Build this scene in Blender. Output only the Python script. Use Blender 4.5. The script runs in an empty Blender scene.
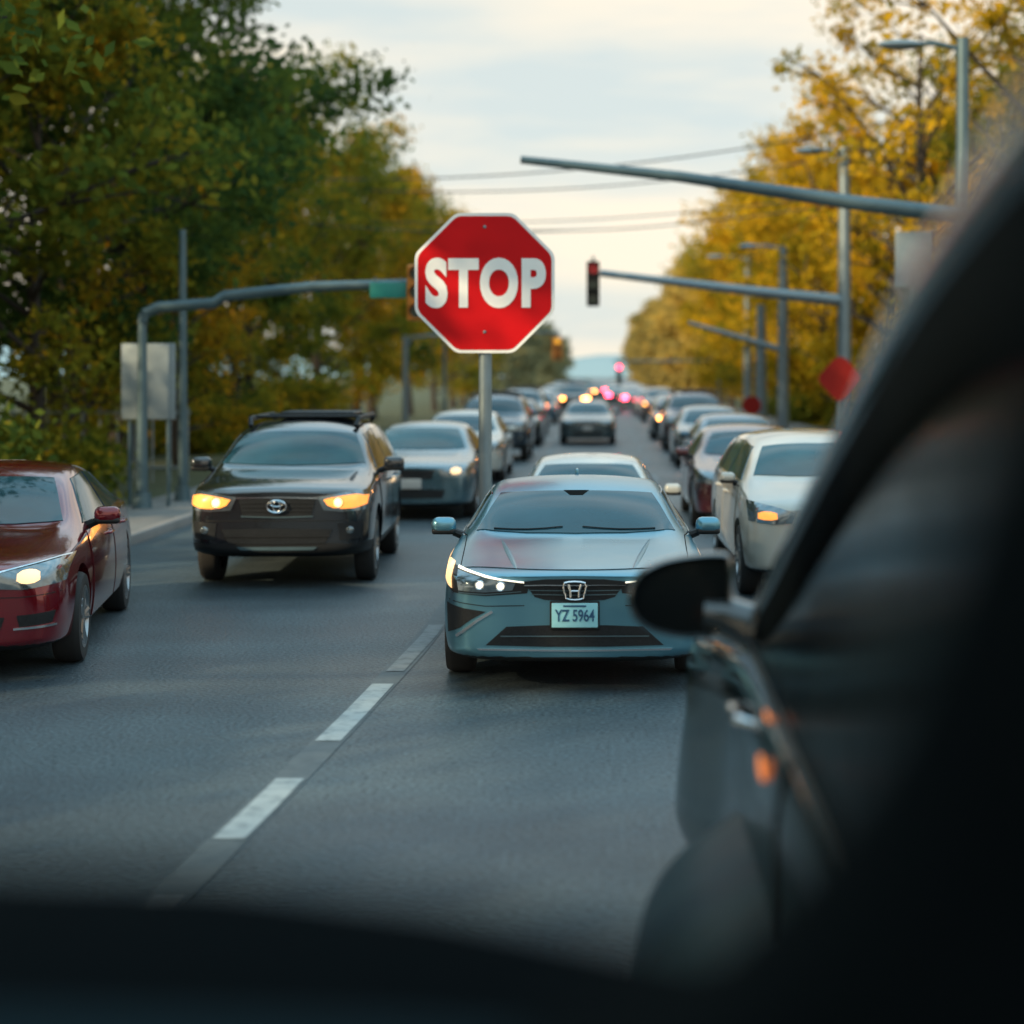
import bpy, bmesh, math, random
import numpy as np
from mathutils import Vector, Matrix
from mathutils.bvhtree import BVHTree
R=math.radians
scene=bpy.context.scene
COL=scene.collection
H=2.15
# ------------------------------------------------------------------ materials
def newmat(name):
    m=bpy.data.materials.new(name); m.use_nodes=True
    return m,m.node_tree,m.node_tree.nodes['Principled BSDF']
def mat(name,col,rough=.5,metal=0,coat=0,emit=None,es=0,var=.12,scale=6,spec=.5,bump=0,bscale=40,ior=1.5,crough=.04):
    m,nt,b=newmat(name)
    N=nt.nodes;L=nt.links
    tc=N.new('ShaderNodeTexCoord'); nz=N.new('ShaderNodeTexNoise')
    nz.inputs['Scale'].default_value=scale; nz.inputs['Detail'].default_value=5
    L.new(tc.outputs['Object'],nz.inputs['Vector'])
    mx=N.new('ShaderNodeMix'); mx.data_type='RGBA'
    mx.inputs['A'].default_value=(*[c*(1-var) for c in col],1); mx.inputs['B'].default_value=(*[min(1,c*(1+var)) for c in col],1)
    L.new(nz.outputs['Fac'],mx.inputs['Factor']); L.new(mx.outputs['Result'],b.inputs['Base Color'])
    mr=N.new('ShaderNodeMapRange'); mr.inputs['To Min'].default_value=max(0,rough-.07); mr.inputs['To Max'].default_value=rough+.1
    L.new(nz.outputs['Fac'],mr.inputs['Value']); L.new(mr.outputs['Result'],b.inputs['Roughness'])
    b.inputs['Metallic'].default_value=metal; b.inputs['Coat Weight'].default_value=coat; b.inputs['Coat Roughness'].default_value=crough
    b.inputs['Specular IOR Level'].default_value=spec; b.inputs['IOR'].default_value=ior
    if emit: b.inputs['Emission Color'].default_value=(*emit,1); b.inputs['Emission Strength'].default_value=es
    if bump:
        n2=N.new('ShaderNodeTexNoise'); n2.inputs['Scale'].default_value=bscale; n2.inputs['Detail'].default_value=6
        L.new(tc.outputs['Object'],n2.inputs['Vector'])
        bp=N.new('ShaderNodeBump'); bp.inputs['Strength'].default_value=bump; bp.inputs['Distance'].default_value=.02
        L.new(n2.outputs['Fac'],bp.inputs['Height']); L.new(bp.outputs['Normal'],b.inputs['Normal'])
    return m
def paint(name,col,metal=.45,rough=.26,coat=1,crough=.04): return mat(name,col,rough,metal,coat=coat,var=.06,scale=3,crough=crough)
M={}
M['trim']=mat('black_trim',(.012,.013,.014),.45,spec=.3)
M['mesh']=mat('grille_mesh_black',(.012,.014,.016),.5,spec=.25,var=.8,scale=60)
M['well']=mat('wheel_well_black',(.006,.006,.006),.9,spec=.1)
M['glass']=mat('dark_tinted_glass',(.010,.045,.060),.04,var=.7,scale=2,spec=.40)
M['chrome']=mat('chrome',(.62,.64,.66),.14,1)
M['tyre']=mat('tyre_rubber',(.018,.018,.018),.8)
M['rim']=mat('alloy_rim',(.33,.34,.35),.3,.9)
M['lamp']=mat('headlamp_reflector',(.16,.20,.22),.10,.7,coat=1,var=.6,scale=18)
M['bulb_warm']=mat('lit_headlamp_warm',(1,.4,.1),.3,emit=(1,.27,.035),es=1.3,var=.3,scale=14)
M['bulb_core']=mat('lit_headlamp_core',(1,.8,.4),.3,emit=(1,.60,.20),es=3.4)
M['bulb_soft']=mat('lit_headlamp_soft',(1,.8,.5),.3,emit=(1,.54,.22),es=1.3)
M['bulb_white']=mat('lit_headlamp_white',(1,.95,.8),.3,emit=(1,.88,.66),es=1.6)
M['bulb_far']=mat('lit_headlamp_distant',(1,.8,.5),.4,emit=(1,.34,.06),es=32)
M['tail']=mat('lit_tail_lamp',(.6,.02,.02),.3,emit=(1,.04,.10),es=34)
M['taildim']=mat('tail_lamp_red',(.3,.01,.01),.25,coat=1)
M['plate']=mat('number_plate_pale_blue',(.28,.60,.66),.4,var=.15,scale=14)
M['plate_text']=mat('number_plate_ink',(.02,.08,.16),.5)
M['white_plate']=mat('number_plate_white',(.4,.4,.38),.4)
M['steel']=mat('galvanised_steel',(.20,.25,.27),.42,.6,var=.2,scale=4)
M['darksteel']=mat('weathered_dark_steel',(.08,.13,.15),.45,.4,var=.25,scale=4)
M['concrete']=mat('pavement_concrete',(.17,.165,.155),.85,var=.3,scale=1.2,bump=.3,bscale=25)
M['kerb']=mat('kerb_concrete',(.22,.21,.20),.85,var=.25,scale=2,bump=.3)
M['red_sign']=mat('sign_red',(.56,.003,.006),.48,var=.10,scale=3,spec=.16)
M['red_sign_dull']=mat('sign_red_faded',(.30,.02,.015),.7,var=.3,scale=9,spec=.1)
M['white_sign']=mat('sign_white',(.84,.82,.78),.45,var=.06,scale=5,spec=.3)
M['green_sign']=mat('sign_green',(.01,.20,.17),.45)
M['sign_back']=mat('sign_aluminium_back',(.24,.29,.31),.5,.3,var=.12)
M['sig_black']=mat('signal_black',(.012,.012,.011),.5,spec=.2)
M['sig_yellow']=mat('signal_yellow',(.50,.18,.02),.5)
M['sig_red_on']=mat('signal_red_lit',(.35,.01,.01),.3,emit=(1,.03,.03),es=.12)
M['sig_red_far']=mat('signal_red_lit_distant',(.6,.02,.02),.3,emit=(1,.05,.12),es=10)
M['sig_amber_on']=mat('signal_amber_lit',(.8,.4,.02),.3,emit=(1,.5,.05),es=1)
M['sig_off']=mat('signal_lens_dark',(.03,.05,.03),.2)
M['wire']=mat('wire_black',(.03,.035,.04),.6)
M['bark']=mat('bark',(.040,.032,.026),.9,var=.4,scale=3,bump=.6,bscale=12)
M['blackpaint']=mat('glossy_black_paint',(.005,.013,.017),.14,0,coat=.35,var=.1,spec=.2,ior=1.3)
M['railpaint']=mat('polished_black_roof_rail',(.014,.026,.032),.10,0,coat=1,var=.1)
M['boardpaint']=mat('dark_blue_grey_plastic',(.016,.036,.046),.4,0,var=.15,spec=.3,ior=1.35)
M['blackglass']=mat('near_black_glass',(.003,.006,.008),.20,spec=.3,ior=1.10)
M['cabin']=mat('cabin_black_plastic',(.002,.0035,.0045),.9,spec=.02,bump=.2,bscale=80)
M['cabinblue']=mat('cabin_dark_blue_plastic',(.004,.020,.030),.7,spec=.1)
M['mirrorglass']=mat('mirror_glass_dark',(.004,.006,.007),.08,0,spec=.10)
M['mirrorshell']=mat('mirror_black_shell',(.012,.018,.021),.18,0,coat=1)
M['amber']=mat('amber_reflection_glow',(.8,.25,.03),.3,emit=(1,.24,.06),es=.65,var=.4,scale=20)  # emissive amber standing in for headlight reflections on black paint, no lamp

def road_mat():
    m,nt,b=newmat('asphalt'); N=nt.nodes;L=nt.links
    tc=N.new('ShaderNodeTexCoord')
    def noise(scale,detail,vscale=(1,1,1)):
        mp=N.new('ShaderNodeMapping'); mp.inputs['Scale'].default_value=vscale
        n=N.new('ShaderNodeTexNoise'); n.inputs['Scale'].default_value=scale; n.inputs['Detail'].default_value=detail
        L.new(tc.outputs['Object'],mp.inputs['Vector']); L.new(mp.outputs['Vector'],n.inputs['Vector']); return n
    fine=noise(34,6); mid=noise(1.1,6); streak=noise(1.1,5,(1,.10,1)); cross=noise(.5,4,(.25,1.4,1))
    def ramp(n,a,b_,ca,cb):
        r=N.new('ShaderNodeValToRGB'); r.color_ramp.elements[0].position=a; r.color_ramp.elements[1].position=b_
        r.color_ramp.elements[0].color=(*ca,1); r.color_ramp.elements[1].color=(*cb,1); L.new(n.outputs['Fac'],r.inputs['Fac']); return r
    base=ramp(streak,.3,.7,(.044,.067,.078),(.068,.090,.100))
    def mul(a,b2):
        x=N.new('ShaderNodeMix'); x.data_type='RGBA'; x.blend_type='MULTIPLY'; x.inputs['Factor'].default_value=1
        L.new(a,x.inputs['A']); L.new(b2,x.inputs['B']); return x.outputs['Result']
    c=mul(base.outputs['Color'],ramp(mid,.35,.65,(.84,.84,.86),(1.10,1.10,1.10)).outputs['Color'])
    c=mul(c,ramp(cross,.38,.62,(.78,.78,.80),(1.12,1.12,1.10)).outputs['Color'])
    c=mul(c,ramp(fine,.3,.7,(.35,.35,.35),(1.65,1.65,1.65)).outputs['Color'])
    L.new(c,b.inputs['Base Color'])
    rr=N.new('ShaderNodeMapRange'); rr.inputs['To Min'].default_value=.34; rr.inputs['To Max'].default_value=.64
    L.new(cross.outputs['Fac'],rr.inputs['Value']); L.new(rr.outputs['Result'],b.inputs['Roughness'])
    bp=N.new('ShaderNodeBump'); bp.inputs['Strength'].default_value=.7; bp.inputs['Distance'].default_value=.014
    L.new(fine.outputs['Fac'],bp.inputs['Height']); L.new(bp.outputs['Normal'],b.inputs['Normal'])
    return m
M['road']=road_mat()
def mark_mat(name,ca,cb):
    m=mat(name,(.50,.52,.52),.6,var=.2,scale=8)
    nt=m.node_tree;N=nt.nodes;L=nt.links;b=N['Principled BSDF']
    tc=N.new('ShaderNodeTexCoord'); n=N.new('ShaderNodeTexNoise'); n.inputs['Scale'].default_value=9; n.inputs['Detail'].default_value=7; n.inputs['Roughness'].default_value=.6
    L.new(tc.outputs['Object'],n.inputs['Vector'])
    r=N.new('ShaderNodeValToRGB'); r.color_ramp.elements[0].position=.34; r.color_ramp.elements[1].position=.55
    r.color_ramp.elements[0].color=(*ca,1); r.color_ramp.elements[1].color=(*cb,1)
    L.new(n.outputs['Fac'],r.inputs['Fac']); L.new(r.outputs['Color'],b.inputs['Base Color']); return m
M['mark']=mark_mat('worn_road_paint',(.19,.23,.24),(.31,.36,.37))
M['tar']=mark_mat('road_seam_sealed',(.062,.082,.092),(.084,.106,.116))
M['mark_faint']=mark_mat('faded_road_paint',(.10,.12,.13),(.17,.195,.205))
M['grass']=mat('grass_ground',(.05,.06,.022),.95,var=.5,scale=.6,bump=.6,bscale=6)
def leafmat(name,c1,c2,c3,trans=.45):
    m,nt,b=newmat(name);N=nt.nodes;L=nt.links
    geo=N.new('ShaderNodeNewGeometry'); tc=N.new('ShaderNodeTexCoord'); n=N.new('ShaderNodeTexNoise'); n.inputs['Scale'].default_value=.45; n.inputs['Detail'].default_value=3
    L.new(tc.outputs['Object'],n.inputs['Vector'])
    oi=N.new('ShaderNodeObjectInfo')
    a=N.new('ShaderNodeMath'); a.operation='MULTIPLY_ADD'; a.inputs[1].default_value=.22; L.new(geo.outputs['Random Per Island'],a.inputs[0])
    s=N.new('ShaderNodeMath'); s.operation='MULTIPLY_ADD'; s.inputs[1].default_value=.25; s.inputs[2].default_value=-.21; L.new(oi.outputs['Random'],s.inputs[0])
    L.new(s.outputs[0],a.inputs[2])
    d=N.new('ShaderNodeMath'); d.operation='ADD'; L.new(a.outputs[0],d.inputs[0]); L.new(n.outputs['Fac'],d.inputs[1])
    r=N.new('ShaderNodeValToRGB'); e=r.color_ramp.elements; e[0].position=.3; e[0].color=(*c1,1); e[1].position=.8; e[1].color=(*c3,1)
    x=e.new(.55); x.color=(*c2,1)
    L.new(d.outputs[0],r.inputs['Fac'])
    N.remove(b)
    df=N.new('ShaderNodeBsdfDiffuse'); tr=N.new('ShaderNodeBsdfTranslucent'); mx=N.new('ShaderNodeMixShader'); mx.inputs[0].default_value=trans
    L.new(r.outputs['Color'],df.inputs[0]); L.new(r.outputs['Color'],tr.inputs[0]); L.new(df.outputs[0],mx.inputs[1]); L.new(tr.outputs[0],mx.inputs[2])
    L.new(mx.outputs[0],N['Material Output'].inputs['Surface']); return m
M['leaf_green']=leafmat('foliage_green',(.045,.090,.028),(.12,.165,.028),(.30,.24,.026))
M['leaf_olive']=leafmat('foliage_olive_yellow',(.085,.125,.024),(.24,.22,.022),(.60,.31,.020))
M['leaf_gold']=leafmat('foliage_gold',(.17,.16,.014),(.54,.33,.018),(.80,.46,.02))
M['leaf_far']=leafmat('foliage_far_hazy',(.13,.17,.12),(.22,.23,.13),(.34,.27,.11))  # distance haze put into the leaf colours by lightening them
M['leaf_farg']=leafmat('foliage_far_gold',(.24,.21,.08),(.44,.31,.08),(.58,.38,.08))  # gold leaves paled to carry the distance haze in their colour
M['hill']=mat('hazy_blue_hill',(.25,.34,.37),1,var=.1,scale=.01,spec=0)  # aerial haze painted in as the bluish hill colour

# ------------------------------------------------------------------ geometry helpers
class Geo:
    def __init__(s): s.v=[];s.f=[];s.m=[]
    def add(s,v,f,mi=0):
        o=len(s.v); s.v+= [tuple(p) for p in v]; s.f+=[tuple(i+o for i in q) for q in f]; s.m+=[mi]*len(f)
    def tube(s,pts,rad,seg=10,mi=0,cap=True):
        pts=[Vector(p) for p in pts]; v=[];f=[]
        if not hasattr(rad,'__len__'): rad=[rad]*len(pts)
        for i,p in enumerate(pts):
            t=(pts[min(i+1,len(pts)-1)]-pts[max(i-1,0)]).normalized()
            a=Vector((0,0,1)) if abs(t.z)<.9 else Vector((0,1,0))
            u=t.cross(a).normalized(); w=t.cross(u)
            for k in range(seg):
                an=2*math.pi*k/seg; v.append(p+(u*math.cos(an)+w*math.sin(an))*rad[i])
        for i in range(len(pts)-1):
            for k in range(seg):
                f.append((i*seg+k,i*seg+(k+1)%seg,(i+1)*seg+(k+1)%seg,(i+1)*seg+k))
        if cap: f.append(tuple(range(seg))[::-1]); f.append(tuple((len(pts)-1)*seg+k for k in range(seg)))
        s.add(v,f,mi)
    def box(s,c,d,b=.01,mi=0):
        bm=bmesh.new(); bmesh.ops.create_cube(bm,size=1)
        for v in bm.verts: v.co=Vector((v.co.x*d[0],v.co.y*d[1],v.co.z*d[2]))
        if b: bmesh.ops.bevel(bm,geom=bm.edges[:],offset=min(b,min(d)*.45),segments=3,affect='EDGES',profile=.5)
        for v in bm.verts: v.co+=Vector(c)
        bm.verts.index_update(); s.add([v.co for v in bm.verts],[[v.index for v in f.verts] for f in bm.faces],mi); bm.free()
    def ell(s,c,r,n=16,mi=0,flat=None):
        v=[];f=[]
        for i in range(n//2+1):
            th=math.pi*i/(n//2)
            for k in range(n):
                ph=2*math.pi*k/n; v.append((c[0]+r[0]*math.sin(th)*math.cos(ph),c[1]+r[1]*math.sin(th)*math.sin(ph),c[2]+r[2]*math.cos(th)))
        for i in range(n//2):
            for k in range(n): f.append((i*n+k,i*n+(k+1)%n,(i+1)*n+(k+1)%n,(i+1)*n+k))
        s.add(v,f,mi)
def mk(name,geo,mats,parent=None,smooth=True,angle=35,loc=None):
    me=bpy.data.meshes.new(name)
    me.from_pydata(geo.v,[],geo.f)
    if not isinstance(mats,(list,tuple)): mats=[mats]
    for m in mats: me.materials.append(m)
    me.polygons.foreach_set('material_index',geo.m)
    if smooth:
        me.polygons.foreach_set('use_smooth',[True]*len(geo.f)); me.set_sharp_from_angle(angle=R(angle))
    me.update()
    o=bpy.data.objects.new(name,me); COL.objects.link(o)
    if parent: o.parent=parent
    if loc: o.location=loc
    return o
def empty(name,loc,rot=0,label=None,cat=None,group=None):
    o=bpy.data.objects.new(name,None); o.location=loc; o.rotation_euler=(0,0,rot); o.empty_display_size=.3; COL.objects.link(o)
    if label: o['label']=label
    if cat: o['category']=cat
    if group: o['group']=group
    return o
def tag(o,label,cat,group=None):
    o['label']=label;o['category']=cat
    if group:o['group']=group
    return o
def text_geo(body,w,h,off=0.0,ext=.004,space=1.0):
    cu=bpy.data.curves.new('t','FONT'); cu.body=body; cu.size=1; cu.extrude=.01; cu.offset=off; cu.resolution_u=6; cu.space_character=space
    o=bpy.data.objects.new('t',cu); COL.objects.link(o)
    dg=bpy.context.evaluated_depsgraph_get(); me=o.evaluated_get(dg).to_mesh()
    v=np.array([x.co[:] for x in me.vertices]); f=[tuple(p.vertices) for p in me.polygons]
    bpy.data.objects.remove(o)
    mn=v.min(0);mx=v.max(0)
    X=(v[:,0]-(mn[0]+mx[0])/2)/(mx[0]-mn[0])*w; Z=(v[:,1]-(mn[1]+mx[1])/2)/(mx[1]-mn[1])*h; Y=-np.sign(v[:,2])*ext
    g=Geo(); g.add(np.stack([X,Y,Z],1).tolist(),f); return g

# ------------------------------------------------------------------ car builder
def body_mesh(st,wheels,wr):
    bm=bmesh.new(); cl=bm.edges.layers.float.new('crease_edge')
    rings=[]
    for (y,w,zb,zs,wt,zt,wrr,zc) in st:
        h=zs-zb
        half=[(0,zb),(.8*w,zb),(.965*w,zb+.07),(w,zb+.32*h),(w*.995,zb+.72*h),(wt,zs),(wrr,zt),(.55*wrr,zc-.008),(0,zc)]
        rR=[bm.verts.new((x,y,z)) for x,z in half]
        rL=[rR[0]]+[bm.verts.new((-x,y,z)) for x,z in half[1:8]]+[rR[8]]
        rings.append((rR,rL))
    for a,b in zip(rings[:-1],rings[1:]):
        for s in (0,1):
            for i in range(8):
                q=[a[s][i],a[s][i+1],b[s][i+1],b[s][i]]
                bm.faces.new(q if s==0 else q[::-1])
    for r,fl in ((rings[0],False),(rings[-1],True)):
        R_,L_=r
        fs=[[R_[0],R_[1],L_[1]],[R_[8],L_[7],R_[7]]]+[[L_[i],R_[i],R_[i+1],L_[i+1]] for i in range(1,7)]
        for q in fs: bm.faces.new(q if not fl else q[::-1])
    bm.normal_update(); bmesh.ops.recalc_face_normals(bm,faces=bm.faces[:])
    for k,(a,b) in enumerate(zip(rings[:-1],rings[1:])):
        for s in (0,1):
            e=bm.edges.get((a[s][5],b[s][5])); e[cl]=.65
            if 3<=k: 
                e=bm.edges.get((a[s][6],b[s][6])); e[cl]=.4
            e=bm.edges.get((a[s][2],b[s][2])); e[cl]=.5
    for r in (rings[0],):
        for s in (0,1):
            for i in range(1,7):
                e=bm.edges.get((r[s][i],r[s][i+1])); 
                if e: e[cl]=.3
            e=bm.edges.get((r[s][7],r[s][8])); e[cl]=.6
            e=bm.edges.get((r[s][6],r[s][7])); e[cl]=.6
    for s in (0,1):
        for i in (6,7): bm.edges.get((rings[3][s][i],rings[3][s][i+1]))[cl]=.55
    me=bpy.data.meshes.new('b'); bm.to_mesh(me); bm.free()
    o=bpy.data.objects.new('b',me); COL.objects.link(o)
    md=o.modifiers.new('s','SUBSURF'); md.levels=3; md.render_levels=3
    dg=bpy.context.evaluated_depsgraph_get(); me2=bpy.data.meshes.new_from_object(o.evaluated_get(dg))
    V=[v.co.copy() for v in me2.vertices]; F=[tuple(p.vertices) for p in me2.polygons]
    bvh=BVHTree.FromPolygons(V,F)
    o.modifiers.clear(); o.data=me2
    g=Geo()
    for (wy,) in [(w,) for w in wheels]:
        for sx in (-1,1): g.tube([(sx*.60,wy,wr+.01),(sx*1.2,wy,wr+.01)],wr+.055,40,1)
    c=mk('c',g,[M['trim'],M['well']],smooth=False)
    for m in (M['trim'],M['well'],M['trim']): me2.materials.append(m)
    md=o.modifiers.new('b','BOOLEAN'); md.object=c; md.operation='DIFFERENCE'; md.solver='EXACT'
    dg=bpy.context.evaluated_depsgraph_get(); me3=bpy.data.meshes.new_from_object(o.evaluated_get(dg))
    bpy.data.objects.remove(o); bpy.data.objects.remove(c)
    return me3,bvh
def proj(bvh,a,b,mode,off):
    if mode=='front': o,d=Vector((a,-3,b)),Vector((0,1,0))
    elif mode=='rear': o,d=Vector((a,9,b)),Vector((0,-1,0))
    elif mode=='right': o,d=Vector((3,a,b)),Vector((-1,0,0))
    elif mode=='left': o,d=Vector((-3,a,b)),Vector((1,0,0))
    else: o,d=Vector((a,b,4)),Vector((0,0,-1))
    h,n,i,ds=bvh.ray_cast(o,d)
    if h is None:
        h,n,i,ds=bvh.find_nearest(o+d*3.2 if mode in('front','top') else o+d*2.1)
    if n.dot(d)>0: n=-n
    return h+n*off
def patch(bvh,top,bot,mode,off=.005,k=6,m=5,geo=None,mi=0):
    def rs(p):
        out=[]
        for i in range(len(p)-1):
            for j in range(k): t=j/k; out.append((p[i][0]*(1-t)+p[i+1][0]*t,p[i][1]*(1-t)+p[i+1][1]*t))
        out.append(p[-1]); return out
    T=rs(top);B=rs(bot);g=geo or Geo();v=[];n=len(T)
    for j in range(m+1):
        s=j/m
        for i in range(n): v.append(proj(bvh,T[i][0]*(1-s)+B[i][0]*s,T[i][1]*(1-s)+B[i][1]*s,mode,off))
    f=[(j*n+i,j*n+i+1,(j+1)*n+i+1,(j+1)*n+i) for j in range(m) for i in range(n-1)]
    base=len(v); loop=[i for i in range(n)]+[j*n+n-1 for j in range(1,m+1)]+[m*n+i for i in range(n-2,-1,-1)]+[j*n for j in range(m-1,0,-1)]
    dv={'front':Vector((0,1,0)),'rear':Vector((0,-1,0)),'right':Vector((-1,0,0)),'left':Vector((1,0,0)),'top':Vector((0,0,-1))}[mode]
    for i in loop: v.append(v[i]+dv*(off+.004))
    q=len(loop)
    for i in range(q): f.append((loop[i],loop[(i+1)%q],base+(i+1)%q,base+i))
    g.add(v,f,mi); return g
def mirx(p): return [(-x,z) for x,z in p]
def wheel(parent,x,y,r,w=.21,spokes=5,rim=None):
    e=empty('wheel',(x,y,r)); e.parent=parent
    sx=1 if x>0 else -1
    g=Geo(); prof=[(r*.66,-w/2+.01),(r*.74,-w/2),(r*.94,-w/2+.005),(r*.985,-w/2+.03),(r,-w/4),(r,w/4),(r*.985,w/2-.03),(r*.94,w/2-.005),(r*.74,w/2),(r*.66,w/2-.01)]
    n=40;v=[];f=[]
    for k in range(n):
        a=2*math.pi*k/n
        for (rr,xx) in prof: v.append((xx*sx,rr*math.cos(a),rr*math.sin(a)))
    P=len(prof)
    for k in range(n):
        for i in range(P): f.append((k*P+i,k*P+(i+1)%P,((k+1)%n)*P+(i+1)%P,((k+1)%n)*P+i))
    g.add(v,f); t=mk('tyre',g,M['tyre'],e)
    g=Geo()
    v=[];f=[];prof=[(r*.70,w/2-.004),(r*.655,w/2-.004),(r*.63,w/2-.03),(r*.60,-w/2+.03)]
    for k in range(n):
        a=2*math.pi*k/n
        for (rr,xx) in prof: v.append((xx*sx,rr*math.cos(a),rr*math.sin(a)))
    P=len(prof)
    for k in range(n):
        for i in range(P-1): f.append((k*P+i,k*P+i+1,((k+1)%n)*P+i+1,((k+1)%n)*P+i))
    g.add(v,f)
    g.tube([(sx*(w/2-.06),0,0),(sx*(w/2-.012),0,0)],r*.17,16)
    for s in range(spokes*2):
        a=2*math.pi*(s//2)/spokes+(.13 if s%2 else -.13)
        c,sn=math.cos(a),math.sin(a)
        g.tube([(sx*(w/2-.035),r*.1*c,r*.1*sn),(sx*(w/2-.025),r*.4*c,r*.4*sn),(sx*(w/2-.02),r*.65*c,r*.65*sn)],[.026,.02,.024],6)
    g.tube([(sx*(-w/2+.06),0,0),(sx*(-w/2+.075),0,0)],r*.6,24,1)
    mk('rim',g,[rim or M['rim'],M['well']],e)
def build_car(st,L,wheels,wr,pm,track,win,front,label,cat='car',name='car',loc=(0,0,0),rot=0,group=None,clad=.30,mirror=None,doors=None,rear=None,group_label=None,rim=None,cladmat=None,mshell=None):
    root=empty(name,loc,rot,label,cat,group)
    me,bvh=body_mesh(st,wheels,wr)
    me.materials.clear()
    for m in (pm,M['well'],cladmat or M['trim']): me.materials.append(m)
    for p in me.polygons:
        if p.material_index==0 and p.center.z<clad: p.material_index=2
        elif p.material_index==2: p.material_index=0
        p.use_smooth=True
    me.set_sharp_from_angle(angle=R(38))
    o=bpy.data.objects.new('body',me); COL.objects.link(o); o.parent=root
    ws=win['windshield']; mk('windscreen',patch(bvh,ws[0],ws[1],'top',.006,8,10),[M['glass']],root)
    if 'rear' in win: mk('rear_window',patch(bvh,win['rear'][0],win['rear'][1],'top',.006,6,8),[M['glass']],root)
    if 'rearv' in win: mk('rear_window',patch(bvh,win['rearv'][0],win['rearv'][1],'rear',.006,6,8),[M['glass']],root)
    for (t,b) in win['side']:
        for md in('left','right'): mk('side_window',patch(bvh,t,b,md,.008,6,6),[M['glass']],root)
    for (y0,y1,z0,z1) in (doors or []):
        for md in('left','right'):
            g=patch(bvh,[(y0,z1),(y1,z1)],[(y0,z0),(y1,z0)],md,.003,14,10,mi=1)
            patch(bvh,[(y0+.009,z1-.009),(y1-.009,z1-.009)],[(y0+.009,z0+.009),(y1-.009,z0+.009)],md,.008,14,10,geo=g,mi=0)
            d=mk('door',g,[pm,M['well']],root)
            c=proj(bvh,y1-.2,z1-.12,md,.03)
            g=Geo(); g.tube([c+Vector((0,-.1,0))-Vector((.03 if c.x>0 else -.03,0,0)),c+Vector((0,-.08,0)),c+Vector((0,.08,0)),c+Vector((0,.1,0))-Vector((.03 if c.x>0 else -.03,0,0))],.014,8)
            mk('door_handle',g,pm,d)
    for it in front:
        nm,mt,top,bot,off,mr=it[:6]; par=root
        mode=it[6] if len(it)>6 else 'front'
        for s in ((0,1) if mr else (0,)):
            T,B=(top,bot) if not s else (mirx(top),mirx(bot))
            mk(nm,patch(bvh,T,B,mode,off,6,4),[M[mt] if isinstance(mt,str) else mt],par)
    for wy in wheels:
        for sx in(-1,1): wheel(root,sx*track,wy,wr,rim=rim)
    if mirror:
        my,mz,mx,s=mirror
        for sx in(-1,1):
            g=Geo(); g.box((sx*(mx+.10*s),my,mz+.03),(.20*s,.13*s,.135*s),.05); g.tube([(sx*(mx-.08),my+.02,mz-.06),(sx*(mx+.02),my+.01,mz-.02)],[.035,.03],8,mi=1)
            g.box((sx*(mx+.10*s),my+.002,mz+.03-.045*s),(.19*s,.125*s,.05*s),.02,mi=1)
            m_=mk('side_mirror',g,[pm,M['trim']],root)
            g=Geo(); g.box((sx*(mx+.10*s),my+.066*s,mz+.03),(.16*s,.01,.10*s),.004); mk('mirror_glass',g,[M['mirrorglass']],m_)
    return root,bvh
def sub_children(o): return [c for c in bpy.data.objects if c.parent==o]
def snapshot(root):
    def rec(o): return (o,[rec(c) for c in sub_children(o)])
    return rec(root)
def copy_thing(snap,loc,rot,old=None,new=None,label=None,group=None,scale=1,swap=None):
    def rec(s,parent):
        o,ch=s; n=o.copy(); COL.objects.link(n); n.parent=parent
        if n.type=='MESH':
            for sl in n.material_slots:
                if old and sl.material==old: sl.link='OBJECT'; sl.material=new
                elif swap and sl.material==swap[0]: sl.link='OBJECT'; sl.material=swap[1]
        for c in ch: rec(c,n)
        return n
    r=rec(snap,None); r.location=loc; r.rotation_euler=(0,0,rot); r.scale=(scale,)*3
    if label:r['label']=label
    if group:r['group']=group
    return r
def lamp_balls(root,bv,pts,r,m,name='headlight_projector'):
    for (x,z) in pts:
        for sx in(-1,1):
            p=proj(bv,sx*x,z,'front',.012); g=Geo(); g.ell(p,(r,.016,r),18); mk(name,g,[M[m]],root)
            g=Geo(); q=[(p.x+(r+.006)*math.cos(a),p.y-.004,p.z+(r+.006)*math.sin(a)) for a in [2*math.pi*i/20 for i in range(21)]]; g.tube(q,.005,6,cap=False); mk('projector_ring',g,[M['chrome']],root)

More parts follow.
